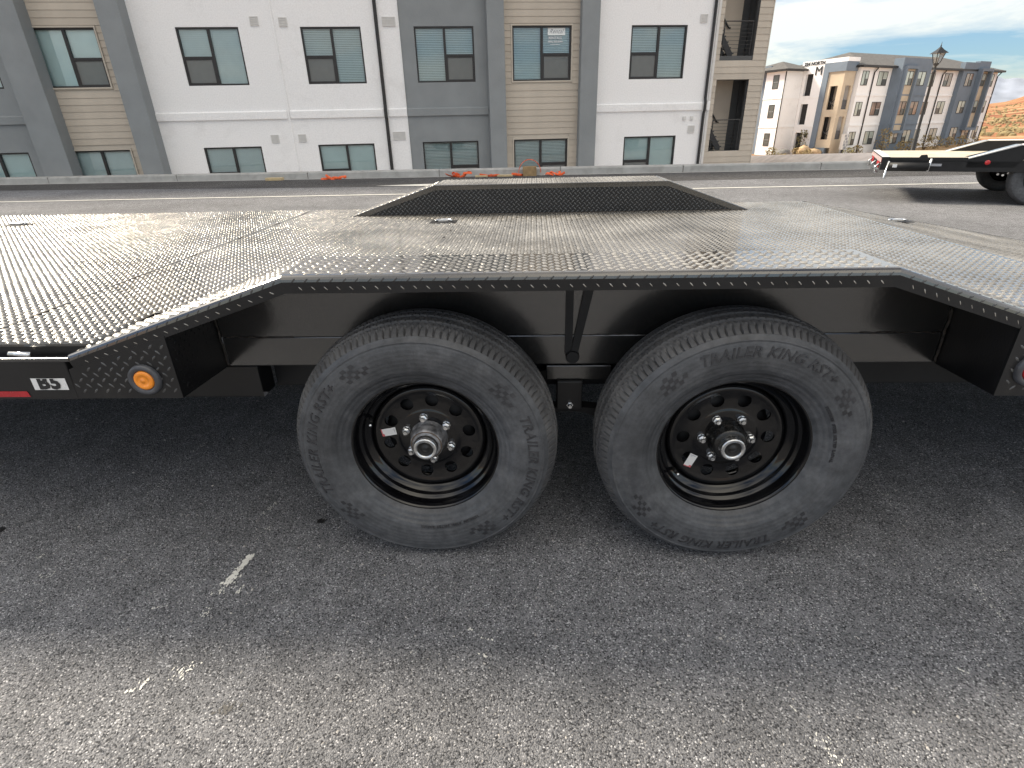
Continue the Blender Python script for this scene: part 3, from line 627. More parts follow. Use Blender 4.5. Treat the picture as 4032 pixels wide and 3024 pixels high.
# --- fenders: bent plate swept along the hump
def seg_normals(path):
    out = []
    for i, p in enumerate(path):
        ns_ = []
        for a, b in ((i-1, i), (i, i+1)):
            if a >= 0 and b < len(path):
                d = np.array(path[b])-np.array(path[a]); d /= np.linalg.norm(d); ns_.append(np.array((-d[1], d[0])))
        nn = sum(ns_); nn /= np.linalg.norm(nn); out.append(nn/max(.3, nn@ns_[0]))
    return out
def fender(path, section, m, name):
    nn = seg_normals(path); v = []; S = len(section)
    for p, q in zip(path, nn):
        for (y, d) in section: v.append((p[0]+q[0]*d, y, p[1]+q[1]*d))
    fc = [(i*S+j, (i+1)*S+j, (i+1)*S+j+1, i*S+j+1) for i in range(len(path)-1) for j in range(S-1)]
    return mk(name, v, fc, m, tr)
lip = .043
secN = [(YI, -.006), (YI, 0), (YE+.016, 0), (YE+.0095, -.0014), (YE+.0045, -.0048), (YE+.0012, -.010), (YE, -.016), (YE, -lip), (YE+.006, -lip), (YE+.006, -.010), (YE+.014, -.006), (YI, -.006)]
secL = [(YE-.0006, -.0165), (YE-.0008, -lip-.0006), (YE+.0062, -lip-.0006)]
fn = fender(PATH, secN, 'deck', 'fender')
tag(fn, 'near fender top of diamond plate above the two wheels')
fender(PATH, secL, 'plate', 'fender_lip')
def seg_frames(path):
    for a, b in zip(path, path[1:]):
        a = np.array((a[0], 0, a[1])); b = np.array((b[0], 0, b[1])); yield a, (b-a)/np.linalg.norm(b-a), np.linalg.norm(b-a)
for a, U, L in seg_frames(PATH):
    lugs(a, U, (0, 1, 0), [(.004, YE+.012), (L-.004, YE+.012), (L-.004, YI), (.004, YI)], fn, 'lug', pitch=.031, L=.023)
    o_ = a+np.array((0, YE, 0)); dn = np.cross(U, (0, 1, 0)); dn = dn if dn[2] > 0 else -dn
    lugs(o_-dn*.0315, U, dn, [(0.01, -.03), (L-.01, -.03), (L-.01, .03), (.01, .03)], fn, 'lug', pitch=.031, L=.017, W=.0046, h=.0018, kinds=(1,), phase=(0, -.0155), margin=.015)
    lugs(o_-dn*.0125, U, dn, [(0.01, -.012), (L-.01, -.012), (L-.01, .012), (.01, .012)], fn, 'plug_lug', pitch=.031, L=.015, W=.005, h=.0014, kinds=(0,), margin=.010)
xs_ = [-1.118, -.95, -.75, -.587, .862, 1.03, 1.2, 1.40]; pz = lambda x: float(np.interp(x, [p[0] for p in PATH], [p[1] for p in PATH]))
v = []
for x in xs_: zt = pz(x)-.004; zb = .6345; zm_ = max(zb+.0005, min(.775, zt-.03)); v += [(x, 1.5302, zb), (x, 1.5302, zm_), (x, YI, max(zt, zb+.001))]
mk('fender_inner_wall', v, [(i*3+k, i*3+3+k, i*3+4+k, i*3+1+k) for i in range(len(xs_)-1) for k in (0, 1)], 'rail', tr)
# far fender
PF = [(-1.187, .694), (-.587, ZF), (.832, ZF), (1.395, .694)]
ff = fender(PF, [(YFI, -.03), (YFI, -.004), (YFI+.001, -.001), (YFI+.004, 0), (YF-.008, 0), (YF-.002, -.003), (YF, -.01), (YF, -lip)], 'deck', 'fender')
tag(ff, 'far fender hump with bright ribbed top edge')
for a, U, L in seg_frames(PF): lugs(a, U, (0, 1, 0), [(.004, YFI), (L-.004, YFI), (L-.004, YF), (.004, YF)], ff, 'lug', pitch=.031, L=.023)
fw = mk('fender_inner_wall', [(p[0], YFI+.003, p[1]-.004) for p in PF]+[(p[0], YFI+.003, ZD-.02) for p in PF], [(0, 1, 2, 3, 7, 6, 5, 4)], 'plate', tr)
lugs((0, YFI+.003, 0), (1, 0, 0), (0, 0, 1), [(-1.10, ZD), (1.31, ZD), (.832, ZF-.014), (-.587, ZF-.014)], fw, 'plug_lug')
mk('fender_base_weld', *tube_geo([(-1.1, YFI-.001, ZD+.002), (1.32, YFI-.001, ZD+.002)], .004, 6), 'weld', tr)
prism('fender_outer_skirt', [(-1.12, .69), (1.33, .69), (.825, ZF-.02), (-.58, ZF-.02)], YF-.006, YF-.002, 'plate', tr)
# --- side rails and nose plates
box('side_rail', (-4.7, YE, .561), (-1.205, YE+.06, .680), 'plate', tr, .004)
box('side_rail', (1.47, YE, .561), (1.80, YE+.06, .680), 'plate', tr, .004)
box('deck_edge_angle', (-4.7, 1.276, .680), (-1.13, 1.30, ZD-.006), 'plate', tr)
box('rub_rail', (-4.7, YE-.002, .672), (-1.19, YE+.012, .684), 'rail', tr, .003)
tube('hook_pin', [(-1.34, YE-.004, .697), (-1.285, YE-.004, .695)], .007, 'zinc', tr)
nzl = [(-1.205, .566), (-.915, .567), (-.915, .742), (-1.2, .652)]
nz = prism('nose_plate', nzl, YE-.002, YE+.006, 'plate', tr)
lugs((0, YE-.002, 0), (1, 0, 0), (0, 0, 1), [(-1.205, .566), (-.915, .567), (-.915, .742), (-1.2, .652)], nz, 'plug_lug', pitch=.031, L=.019, W=.0065, h=.0024)
nzr = [(1.172, .567), (1.50, .566), (1.49, .652), (1.172, .750)]
nz2 = prism('nose_plate', nzr, YE-.002, YE+.006, 'plate', tr)
lugs((0, YE-.002, 0), (1, 0, 0), (0, 0, 1), nzr, nz2, 'plug_lug', pitch=.031, L=.019, W=.0065, h=.0024)
YR = 1.53
rt = mk('nose_return', [(-.915-d, YE+.006, .567) for d in (0, .004)]+[(-.915-d, YE+.006, .765) for d in (0, .004)]+[(-.943-d, YI-.004, .752) for d in (0, .004)]+[(-.953-d, YR-.001, .700) for d in (0, .004)]+[(-.945-d, YR-.001, .538) for d in (0, .004)], [(0, 8, 6, 4, 2), (1, 3, 5, 7, 9), (0, 2, 3, 1), (0, 1, 9, 8)], 'plate', tr)
Ur = np.array((-.037, YR-YE-.006, 0)); Lr = np.linalg.norm(Ur)
lugs((-.9145, YE+.006, 0), Ur, (0, 0, 1), [(0, .567), (Lr, .545), (Lr, .70), (Lr*.75, .74), (0, .755)], rt, 'plate', pitch=.031, L=.019)
mk('nose_return', [(1.172+d, YE+.006, .567) for d in (0, .004)]+[(1.172+d, YE+.006, .775) for d in (0, .004)]+[(1.208+d, YI-.004, .765) for d in (0, .004)]+[(1.221+d, YR-.001, .705) for d in (0, .004)]+[(1.221+d, YR-.001, .535) for d in (0, .004)], [(0, 2, 4, 6, 8), (1, 9, 7, 5, 3), (0, 1, 3, 2), (0, 8, 9, 1)], 'plate', tr)
def weld_line(p0, p1, n, rad=.004):
    p0, p1 = np.array(p0), np.array(p1); pts = [tuple(p0+(p1-p0)*i/n+rng.normal(0, .0012, 3)) for i in range(n+1)]
    v, fc = tube_geo(pts, [rad*random.uniform(.6, 1.2) for _ in pts], 6); mk('weld_bead', v, fc, 'weld', tr, True)
weld_line((-.950, YR-.004, .700), (-.942, YR-.004, .54), 14); weld_line((1.218, YR-.004, .705), (1.218, YR-.004, .54), 14)
# --- frame rail behind the wheels
box('frame_channel', (-.945, YR+.0015, .536), (1.222, YR+.06, .6325), 'rail', tr, .004)
weld_line((-.93, YR-.0005, .634), (-.72, YR-.0005, .634), 18, .0022); weld_line((.98, YR-.0005, .634), (1.2, YR-.0005, .634), 18, .0022); weld_line((.02, YR-.0005, .634), (.33, YR-.0005, .634), 18, .0016)
box('frame_beam', (-4.7, YR+.004, .424), (-.857, YR+.09, .535), 'plate', tr, .004)
mk('lower_gusset', [(-.857, YR+.004, .424), (-.857, YR+.004, .444), (-.838, YR+.004, .444)], [(0, 1, 2)], 'grommet', tr)
box('frame_beam', (-.856, YR+.10, .42), (1.9, YR+.19, .60), 'under', tr, .004)
box('frame_beam', (-4.7, 3.45, .42), (1.9, 3.54, .60), 'under', tr, .004)
for x in np.arange(-4.2, 1.9, .41): box('cross_member', (x, 1.36 if x < -1.3 else 1.62, .62), (x+.05, 3.45, ZD-.007), 'under', tr)
box('black_v_strip', (.114, YR-.006, .575), (.137, YR-.001, .775), 'under', tr)  # two black strips meeting in a V on the rail face
mk('black_v_strip', [(x, y, z) for y in (YR-.010, YR-.0065) for (x, z) in ((.130, .565), (.152, .570), (.194, .775), (.166, .775))], [(0, 1, 2, 3), (7, 6, 5, 4), (0, 4, 5, 1), (1, 5, 6, 2), (2, 6, 7, 3), (3, 7, 4, 0)], 'under', tr)
mk('black_v_end', *merge([lathe_geo([(.0, 0), (.019, 0), (.021, .006)], 20)]), 'under', tr).location = (.138, YR-.016, .565)
# suspension between the wheels
box('hanger_bracket', (.058, YR+.002, .484), (.26, YR+.05, .532), 'rail', tr, .003)
box('hanger_plate', (.092, YR-.012, .385), (.172, YR+.06, .484), 'plate', tr, .003)
nb = mk('hanger_bolt', *merge([lathe_geo([(.0, -.013), (.006, -.013), (.007, -.010), (.0075, 0)], 14), lathe_geo([(.0, 0), (.0105, 0), (.0105, .009)], 6)]), 'zinc', tr); nb.location = (.133, YR-.02, .405)
v = []; ar = [(x, .372+.018*math.cos((x-.133)/.13*1.2)) for x in np.linspace(.0, .266, 11)]
prism('equalizer', ar+[(x, z-.05+.035*math.cos((x-.133)/.13*1.4)) for x, z in reversed(ar)], YR-.004, YR+.04, 'under', tr)
for xw in XW:
    pts = [(xw+t, YR+.06, .405+.06*(t/.36)**2) for t in np.linspace(-.36, .36, 13)]
    mk('leaf_spring', *merge([([(p[0], p[1]+a, p[2]+b) for p in pts for a, b in ((0, 0), (.055, 0), (.055, .03), (0, .03))], [(i*4+j, i*4+(j+1) % 4, (i+1)*4+(j+1) % 4, (i+1)*4+j) for i in range(12) for j in range(4)])]), 'under', tr)
    tube('axle', [(xw, 1.40, AX), (xw, YF-.16, AX)], .038, 'under', tr, 16)
    v, fc = lathe_geo([(.0, .02), (.12, .02), (.135, .03), (.135, .075), (.03, .08)], 40); db = mk('brake_drum', np.array(v)+np.array((xw, 1.384, AX)), fc, 'under', tr, True)
# wheels
YC = 1.384
wheel(tr, (XW[0], YC, AX), R_(82), R_(98), R_(-10), 'hub_grey', R_(158), (.121, R_(172), R_(8)))
wheel(tr, (XW[1], YC, AX), R_(72), R_(60), R_(82), 'hub_black', R_(217), (.122, R_(222), R_(64)))
for xw in XW: wheel(tr, (xw, YF-.13, AX), .3, .2, 0, 'hub_black', 1, (.12, 1, 1), False, True)
# marker lights, tape, label
def marker(x, z, lens):
    g_ = lathe_geo([(.0255, -.004), (.030, -.011), (.036, -.0125), (.0415, -.0095), (.0430, -.003), (.0430, .001)], 44); v, fc = g_
    a = mk('light_grommet', np.array(v)+np.array((x, YE-.002, z)), fc, 'grommet', tr, True)
    v, fc = lathe_geo([(.0, -.0128), (.004, -.0128), (.0045, -.0116), (.0150, -.0114), (.0154, -.0122), (.0235, -.0116), (.0262, -.0095), (.0272, -.004), (.0272, .001)], 44)
    mk('marker_lens', np.array(v)+np.array((x, YE-.002, z)), fc, lens, tr, True)
marker(-1.0005, .6225, 'amber'); marker(1.238, .638, 'red_lens')
b5 = mk('label_plate', [(-1.317, YE-.0015, .592), (-1.222, YE-.0015, .592), (-1.222, YE-.0015, .626), (-1.317, YE-.0015, .626)], [(0, 1, 2, 3)], 'sticker', tr); tag(b5, 'white label with cut-off black characters B5')
v, fc = text_geo('B5', .050, 0, 0, .0026, 1.12)
import bmesh
bm = bmesh.new(); vv = [bm.verts.new((-1.270+p[0]*1.12, YE-.003, (.6125)+p[1]*1.05)) for p in v]
for q in fc:
    try: bm.faces.new([vv[i] for i in q])
    except ValueError: pass
bmesh.ops.bisect_plane(bm, geom=bm.verts[:]+bm.edges[:]+bm.faces[:], plane_co=(0, 0, .6255), plane_no=(0, 0, 1), clear_outer=True)
for p in bm.verts: p.co -= Vector((0, 1.30, 0))
me = bpy.data.meshes.new('label_characters'); bm.to_mesh(me); bm.free(); link('label_characters', me, b5, 'print')
mk('reflective_tape', [(-1.85, YE-.0015, .571), (-1.337, YE-.0015, .571), (-1.342, YE-.0015, .588), (-1.85, YE-.0015, .588)], [(0, 1, 2, 3)], 'red_tape', tr)
# tie-down rings
def d_ring(x, y, z, tilt=0.0):
    v, fc = [], []
    pan = [((x-.075, y-.05, z+.001), (x+.075, y+.05, z+.0035))]
    p = boxes('tie_down_pan', pan, 'under', tr)
    pts = [(x+.045*math.cos(t), y-.005+.032*math.sin(t), z+.010) for t in np.linspace(-.2, math.pi+.2, 14)]
    tube('tie_down_ring', pts, .006, 'zinc', tr); box('tie_down_clip', (x-.03, y-.022, z+.003), (x+.03, y-.004, z+.016), 'zinc', tr, .002)
d_ring(-.50, 3.20, ZD); d_ring(-3.2, 3.36, ZD); d_ring(2.15, 3.35, ZD+sl*.338)

# ================================================================== near apartment building
FM = .1435
ab = thing('apartment_building', 'white, grey and tan apartment block with downpipes facing the street', 'building', (0, 19.91, -1.75), math.atan(FM))
OFF[ab] = np.array((0, 0, -1.75))
ZB, ZT = -1.75, 8.25
WW = {}   # windows: (s0, s1, top, split side, blind kind)
UPT, UPB, LOT, LOB = 4.05, 2.545, .825, -.68
wins = [(-17.2, -15.42, 'L', 'closed'), (-14.22, -12.44, 'R', 'shade'), (-10.24, -8.47, 'L', 'closed'), (-6.71, -4.94, 'L', 'open'), (-3.35, -1.52, 'R', 'open'), (-.32, 1.57, 'R', 'open'), (3.52, 5.38, 'L', 'open')]
lows = [(-17.2, -15.42, 'L', 'shade'), (-14.22, -12.44, 'R', 'closed'), (-10.26, -8.49, 'L', 'closed'), (-6.73, -4.94, 'L', 'shade'), (-3.37, -1.52, 'R', 'slit'), (-.33, 1.51, 'R', 'slit'), (3.49, 5.34, 'L', 'shade')]
def holes_in(a, b): return [(w_[0], w_[1], z0, z1) for lst, z0, z1 in ((wins, UPB, UPT), (lows, LOB, LOT)) for w_ in lst if a < w_[0] and w_[1] < b]
X_, NY = (1, 0, 0), (0, -1, 0)
tag(wall_holes('stucco_wall', (0, 0, 0), X_, NY, -11.41, -7.46, ZB, ZT, holes_in(-11.41, -7.46), .11, 'stucco_white', ab), 'white stucco wall')
wall_holes('stucco_wall', (0, .03, 0), X_, NY, -7.46, -3.78, ZB, ZT, holes_in(-7.46, -3.78), .11, 'stucco_white', ab)
wall_holes('stucco_wall', (0, 0, 0), X_, NY, 2.30, 6.35, ZB, ZT, holes_in(2.30, 6.35), .11, 'stucco_white', ab)
tag(wall_holes('stucco_wall', (0, .05, 0), X_, NY, -3.78, -1.0, ZB, ZT, holes_in(-3.78, -1.0), .11, 'stucco_grey', ab), 'grey stucco wall')
wall_holes('stucco_wall', (0, .05, 0), X_, NY, -26, -15.0, ZB, ZT, holes_in(-26, -15), .11, 'stucco_grey', ab)
wall_holes('stucco_wall', (0, .03, 0), X_, NY, -40, -26, ZB, ZT, [], .11, 'stucco_white', ab)
box('corner_bead', (-7.50, -.012, ZB), (-7.44, .029, ZT), 'stucco_white', ab, .01)
box('end_return', (-3.80, .0, ZB), (-3.781, .05, ZT), 'stucco_white', ab)
# grey pilasters stand proud
box('pilaster', (-14.86, -.5, ZB), (-14.05, .02, ZT), 'stucco_grey', ab, .015)
box('pilaster', (-12.02, -.5, ZB), (-11.41, .02, ZT), 'stucco_grey', ab, .015)
box('pilaster', (-1.13, -.30, ZB), (-.595, .03, ZT), 'stucco_grey', ab, .015)
box('pilaster', (1.83, -.30, ZB), (2.405, .03, ZT), 'stucco_grey', ab, .015)
# trim bands
for z in (1.60, 4.88):
    for a, b, y in ((-11.40, -7.52, 0), (-7.42, -4.52, .03), (-4.36, -3.80, .03), (-3.77, -1.14, .05), (2.41, 6.16, 0), (6.36-.09, 6.34, 0), (-26, -14.87, .05)):
        if b > a:
            prof = [(y+.001, z), (y-.055, z), (y-.055, z+.20), (y-.04, z+.215), (y+.001, z+.235)]
            prism('trim_band', [(p[0], p[1]) for p in prof], a, b, 'stucco_grey' if y == .05 else 'stucco_white', ab, 'x')
# lap siding: every board its own piece
PITCH = .184; bmesh_cache = {}
def board(s0, s1, z, y=0.0):
    L = round(s1-s0, 3)
    if L < .03: return
    key = L
    if key not in bmesh_cache:
        v = [(0, -.010, PITCH-.001), (L, -.010, PITCH-.001), (L, 0, PITCH-.001), (0, 0, PITCH-.001), (0, -.024, 0), (L, -.024, 0), (L, 0, 0), (0, 0, 0)]
        me = bpy.data.meshes.new('siding_board'); me.from_pydata(v, [], [(0, 1, 5, 4), (0, 3, 2, 1), (4, 5, 6, 7), (0, 4, 7, 3), (1, 2, 6, 5), (3, 7, 6, 2)]); me.update(); me.materials.append(M['siding']); bmesh_cache[key] = me
    o = link('siding_board', bmesh_cache[key], ab); o.location = (s0, y, z-ZB)
def siding(s0, s1, holes, z0, z1, y=0.0):
    z = z0
    while z < z1-.02:
        cuts = sorted([(h[0], h[1]) for h in holes if h[2] < z+PITCH-.02 and h[3] > z+.02]); a = s0
        for c0, c1 in cuts: board(a, c0, z, y); a = c1
        board(a, s1, z, y); z += PITCH
def rect_hole(h, g): return (h[0]-g, h[1]+g, h[2]-g, h[3]+g)
OPEN = [(6.57, 7.72, .29, 2.485), (6.57, 7.74, 3.18, 5.60)]
for s0, s1, hs, y in ((-14.06, -12.01, holes_in(-14.3, -12.3), .02), (-.60, 1.835, holes_in(-.6, 1.84), .0)):
    wall_holes('sheathing', (0, y+.004, 0), X_, NY, min(s0, s0 if s0 > -14 else -14.9), s1, ZB, ZT, [h for h in hs], .11, 'trim_tan', ab)
    siding(s0, s1, [rect_hole(h, .045) for h in hs], -.86, 5.4, y); siding(s0, s1, [], 5.4, ZT-.1, y)
wall_holes('sheathing', (0, .004, 0), X_, NY, 6.35, 8.19, ZB, ZT, OPEN, .16, 'inner_dark', ab)
siding(6.43, 8.195, OPEN, -1.0, ZT-.1)
box('corner_trim', (6.345, -.03, ZB), (6.428, .003, ZT), 'vent', ab); box('corner_trim', (8.196, -.03, ZB), (8.225, .06, ZT), 'trim_tan', ab)
box('trim_block', (6.33, -.06, 1.58), (6.42, -.031, 1.86), 'stucco_white', ab)
# open-topped stairwell behind the two openings, back wall set close to catch light; a slot beside the column shows the sky beyond
box('end_wall', (8.10, .17, ZB), (8.19, 1.0, ZT), 'inner_dark', ab); box('end_wall', (8.10, 4.5, ZB), (8.19, 11.89, ZT), 'siding', ab)  # front stretch coloured dark in place of unlit siding
box('stairwell_back_wall', (6.43, 1.0, ZB), (7.68, 1.08, ZT), 'inner_wall', ab); box('column', (7.681, .97, ZB), (7.905, 1.1, ZT), 'inner_dark', ab); box('column', (7.965, .97, ZB), (8.09, 1.1, ZT), 'inner_dark', ab)
box('stairwell_side_wall', (6.36, .17, ZB), (6.42, 1.08, ZT), 'inner_wall', ab)
box('rear_wall', (-40, 11.9, ZB), (8.09, 12, ZT), 'stucco_white', ab)
for z in (.16, 3.05): box('landing', (6.43, .17, z), (8.09, .96, z+.09), 'concrete', ab)
def stairs(z0):
    v = [(6.45, z0+1.10), (6.45, z0+.86), (7.05, z0-.06), (7.2, z0-.06), (7.2, z0+.06)]
    prism('stair_stringer', v, .40, .44, 'railing', ab); prism('stair_stringer', v, .92, .96, 'railing', ab)
    for k in range(6): box('stair_tread', (6.44+k*.115, .45, z0+.86-k*.165), (6.70+k*.115, .91, z0+.90-k*.165), 'inner_dark', ab)
    tube('handrail', [(6.55, .95, z0+1.75), (7.22, .95, z0+.86), (7.30, .97, z0+.85)], .026, 'railing', ab)
    bars = []
    for k in range(9): bars.append(tube_geo([(6.66, .06, z0+.05+k*.108), (7.66, .06, z0+.05+k*.108)], .006 if k < 8 else .018, 6))
    for x in (6.66, 7.63): bars.append(tube_geo([(x, .06, z0-.06), (x, .06, z0+.93)], .018, 6))
    v, fc = merge(bars); mk('railing', v, fc, 'railing', ab)
stairs(.36); stairs(3.24)
# windows
def ring_geo(s0, s1, z0, z1, wd, y0, y1):
    a = [((s0, y0, z0), (s1, y1, z0+wd)), ((s0, y0, z1-wd), (s1, y1, z1)), ((s0, y0, z0+wd), (s0+wd, y1, z1-wd)), ((s1-wd, y0, z0+wd), (s1, y1, z1-wd))]
    return a
def window(s0, s1, z0, z1, side, kind, y=0.0):
    mid = (s0+s1)/2; fw_ = .042; s0 += .004; s1 -= .004; z0 += .004; z1 -= .004; yo = y-.012
    parts = ring_geo(s0, s1, z0, z1, fw_, yo, yo+.09)+[((mid-.036, yo+.006, z0+fw_), (mid+.036, yo+.08, z1-fw_))]
    a, b = (s0+fw_, mid-.036) if side == 'L' else (mid+.036, s1-fw_); c, d = (mid+.036, s1-fw_) if side == 'L' else (s0+fw_, mid-.036)
    zm = z0+(z1-z0)*.49
    parts += [((a, yo+.004, zm-.028), (b, yo+.075, zm+.028))]+ring_geo(a, b, z0+fw_, zm-.028, .03, yo+.012, yo+.06)
    W_ = boxes('window', parts, 'bronze', ab)
    def pane(p0, p1, q0, q1, yy): mk('pane', [(p0, yy, q0), (p1, yy, q0), (p1, yy, q1), (p0, yy, q1)], [(0, 1, 2, 3)], 'glass', W_)
    pane(c, d, z0+fw_, z1-fw_, yo+.055); pane(a, b, zm+.028, z1-fw_, yo+.055); pane(a, b, z0+fw_, zm-.028, yo+.05)
    mk('insect_screen', [(a+.03, yo+.025, z0+fw_+.03), (b-.03, yo+.025, z0+fw_+.03), (b-.03, yo+.025, zm-.058), (a+.03, yo+.025, zm-.058)], [(0, 1, 2, 3)], 'insect', W_)
    # blind behind the glass
    yb = yo+.105
    if kind == 'shade':
        mk('roller_shade', [(s0+.01, yb, z0+.02+.02), (s1-.01, yb, z0+.02+.02), (s1-.01, yb+.002, z1-.01), (s0+.01, yb+.002, z1-.01)], [(0, 1, 2, 3)], 'shade', W_)
    else:
        tilt = {'closed': R_(68), 'open': R_(52), 'slit': R_(45)}[kind]; v, fc = [], []; zz_ = z0+.05
        dz, dy_ = .025*math.sin(tilt), .025*math.cos(tilt)
        while zz_ < z1-.03:
            for (p0, p1) in ((s0+.03, mid-.02), (mid+.02, s1-.03)):
                k = len(v); v += [(p0, yb-dy_, zz_-dz), (p1, yb-dy_, zz_-dz), (p1, yb, zz_+.003), (p0, yb, zz_+.003), (p1, yb+dy_, zz_+dz), (p0, yb+dy_, zz_+dz)]; fc += [(k, k+1, k+2, k+3), (k+3, k+2, k+4, k+5)]
            zz_ += .0465
        bl = mk('blind', v, fc, 'slat', W_); bl['kind'] = 'stuff'
    v = [(s0, yb+.06, z0), (s1, yb+.06, z0), (s1, yb+.06, z1), (s0, yb+.06, z1), (s0, yo+.085, z0), (s1, yo+.085, z0), (s1, yo+.085, z1), (s0, yo+.085, z1)]
    mk('room_backing', v, [(0, 1, 2, 3), (0, 4, 5, 1), (2, 6, 7, 3), (0, 3, 7, 4), (1, 5, 6, 2)], 'room_dark' if kind in ('open', 'slit') else 'room', W_)
    return W_
def wall_y(s): return .05 if s < -15 else (.03 if -7.46 < s < -3.8 else (.05 if -3.8 < s < -1.2 else (.024 if s < -12 else 0)))
for lst, z0, z1 in ((wins, UPB, UPT), (lows, LOB, LOT)):
    for (a, b, sd, kd) in lst:
        W_ = window(a, b, z0, z1, sd, kd, wall_y(a)+.035)
        if abs(a+.32) < .01 and z0 > 1: WSIGN = W_
for h in holes_in(-14.3, -12.3)+holes_in(-.6, 1.84): boxes('window_trim', ring_geo(h[0]-.043, h[1]+.043, h[2]-.043, h[3]+.043, .042, -.035, .0), 'trim_tan', ab)
# rental notice stuck inside the glass of one window
def wall_text(body, size, x, y, z, m, parent, name, shear=0, off=0.0):
    v, fc = text_geo(body, size, shear, 0, off); return mk(name, [(x+p[0], y, z+p[1]) for p in v], fc, m, parent)
yn = .075
mk('notice_panel', [(.82, yn, 3.80), (1.38, yn, 3.80), (1.38, yn, 4.00), (.82, yn, 4.00)], [(0, 1, 2, 3)], 'shade', WSIGN)
wall_text('Rental', .17, 1.08, yn-.003, 3.90, 'print_grey', WSIGN, 'notice_script', .5)
wall_text('RENTALS', .105, 1.06, yn, 3.725, 'sticker', WSIGN, 'notice_lettering', 0, .002)
wall_text('(435) 703-0044', .075, 1.06, yn, 3.625, 'sticker', WSIGN, 'notice_lettering', 0, .002)
boxes('notice_rule', [((.9, yn, 3.545), (1.22, yn+.001, 3.556))], 'sticker', WSIGN)
# downpipes with an offset over the trim band
def downpipe(s, y):
    v, fc = merge([tube_geo([(s, y-.06, ZT-.2), (s, y-.06, 1.95), (s, y-.115, 1.82), (s, y-.115, 1.60), (s, y-.06, 1.50), (s, y-.06, ZB)], .052, 4)]); mk('downpipe', v, fc, 'pipe', ab)
downpipe(-4.45, .03); downpipe(6.225, 0); downpipe(-24.0, .05)
# wall vents and small fixtures
def vent(s, z, y=0.0, w2=.12, h2=.115):
    lst = ring_geo(s-w2, s+w2, z-h2, z+h2, .022, y-.03, y-.002)+[((s-w2+.02, y-.012, z-h2+.02), (s+w2-.02, y-.002, z+h2-.02))]+[((s-w2+.02, y-.026, z-h2+.035+k*.042), (s+w2-.02, y-.013, z-h2+.055+k*.042)) for k in range(4)]
    boxes('wall_vent', lst, 'vent', ab)
for s, z, y in ((-7.98, 4.19, 0), (-7.17, 4.17, .03), (-8.02, 1.03, 0), (-7.18, 1.03, .03)): vent(s, z, y)
for s, z in ((-4.08, 4.17), (-4.1, 1.03)): vent(s, z, .03, .20, .12)
vent(5.89, 4.22); vent(5.855, 1.01)
for s in (5.567, 5.83): boxes('junction_box', [((s-.05, -.05, 1.30), (s+.05, -.002, 1.41)), ((s-.02, -.062, 1.315), (s+.015, -.051, 1.35))], 'vent', ab)
# roof, ended short of the stairwell so that sky light drops in
RZ = ZT
mk('roof', [(-40.6, -.7, RZ), (6.3, -.7, RZ), (6.3, 12.7, RZ), (-40.6, 12.7, RZ), (-34, 6, RZ+2.0), (0.2, 6, RZ+2.0), (-40.6, -.7, RZ-.2), (6.3, -.7, RZ-.2), (6.3, 12.7, RZ-.2), (-40.6, 12.7, RZ-.2)], [(0, 1, 5, 4), (1, 2, 5), (2, 3, 4, 5), (3, 0, 4), (0, 6, 7, 1), (1, 7, 8, 2), (2, 8, 9, 3), (3, 9, 6, 0), (6, 9, 8, 7)], 'roof', ab)

# ================================================================== far trailer with timber deck
ft = thing('utility_trailer', 'black trailer with timber plank deck parked across the street at the right', 'trailer', (5.63, 9.23, 0), R_(-27))
FZ, FW, FL = .65, 2.40, 5.2
for k in range(12):
    y0 = .03+k*.195; p = box('deck_plank', (.09, y0, FZ-.04), (FL, y0+.19, FZ+random.uniform(-.002, .002)), 'plank', ft, .004)
tl = box('tail_beam', (-.02, 0, .47), (.085, FW, FZ+.006), 'under', ft, .006)
box('tail_edge', (-.02, 0.0, FZ+.007), (.085, FW, FZ+.012), 'stripe_white', ft)
for k in range(12):
    y0 = .02+k*.198
    for j, mm in enumerate(('red_tape', 'stripe_white')): box('tail_stripe', (-.0235, y0+j*.099, FZ-.075), (-.0205, y0+j*.099+.097, FZ-.01), mm, ft)
for y in (.35, .62, 1.75, 2.05):
    v, fc = lathe_geo([(.0, -.012), (.04, -.010), (.055, 0)], 20); v = [(-.024+p[1], y+p[0], .53+p[2]) for p in v]; mk('tail_lamp', v, fc, 'red_lens', ft, True)
for y in (.18, 1.0, 1.9):
    tube('tail_hook', [(-.03, y, .55), (-.08, y, .5), (-.07, y, .42), (-.03, y, .43)], .016, 'zinc', ft)
box('side_beam', (.086, .0, .455), (FL, .07, FZ-.045), 'under', ft, .006); box('side_beam', (.086, FW-.07, .455), (FL, FW, FZ-.045), 'under', ft, .006)
box('side_strip', (.086, -.006, FZ-.043), (1.06, .028, FZ+.002), 'under', ft)
tube('ramp_roller', [(.09, -.06, .532), (.60, -.06, .527)], .055, 'under', ft, 20)
box('tag_label', (.13, -.118, .515), (.19, -.1145, .56), 'sticker', ft); box('rating_label', (.62, -.012, .53), (.76, -.008, .565), 'print_grey', ft)
tube('stabiliser_leg', [(.08, -.03, .60), (.06, -.05, .36), (.055, -.05, .352)], .016, 'zinc', ft); box('leg_foot', (.03, -.08, .345), (.09, -.02, .356), 'zinc', ft)
tube('stabiliser_leg', [(.61, -.05, .64), (.60, -.06, .45)], .016, 'zinc', ft); prism('tool_bracket', [(.46, FZ), (.48, FZ+.035), (.55, FZ+.04), (.57, FZ)], .0, .05, 'under', ft)
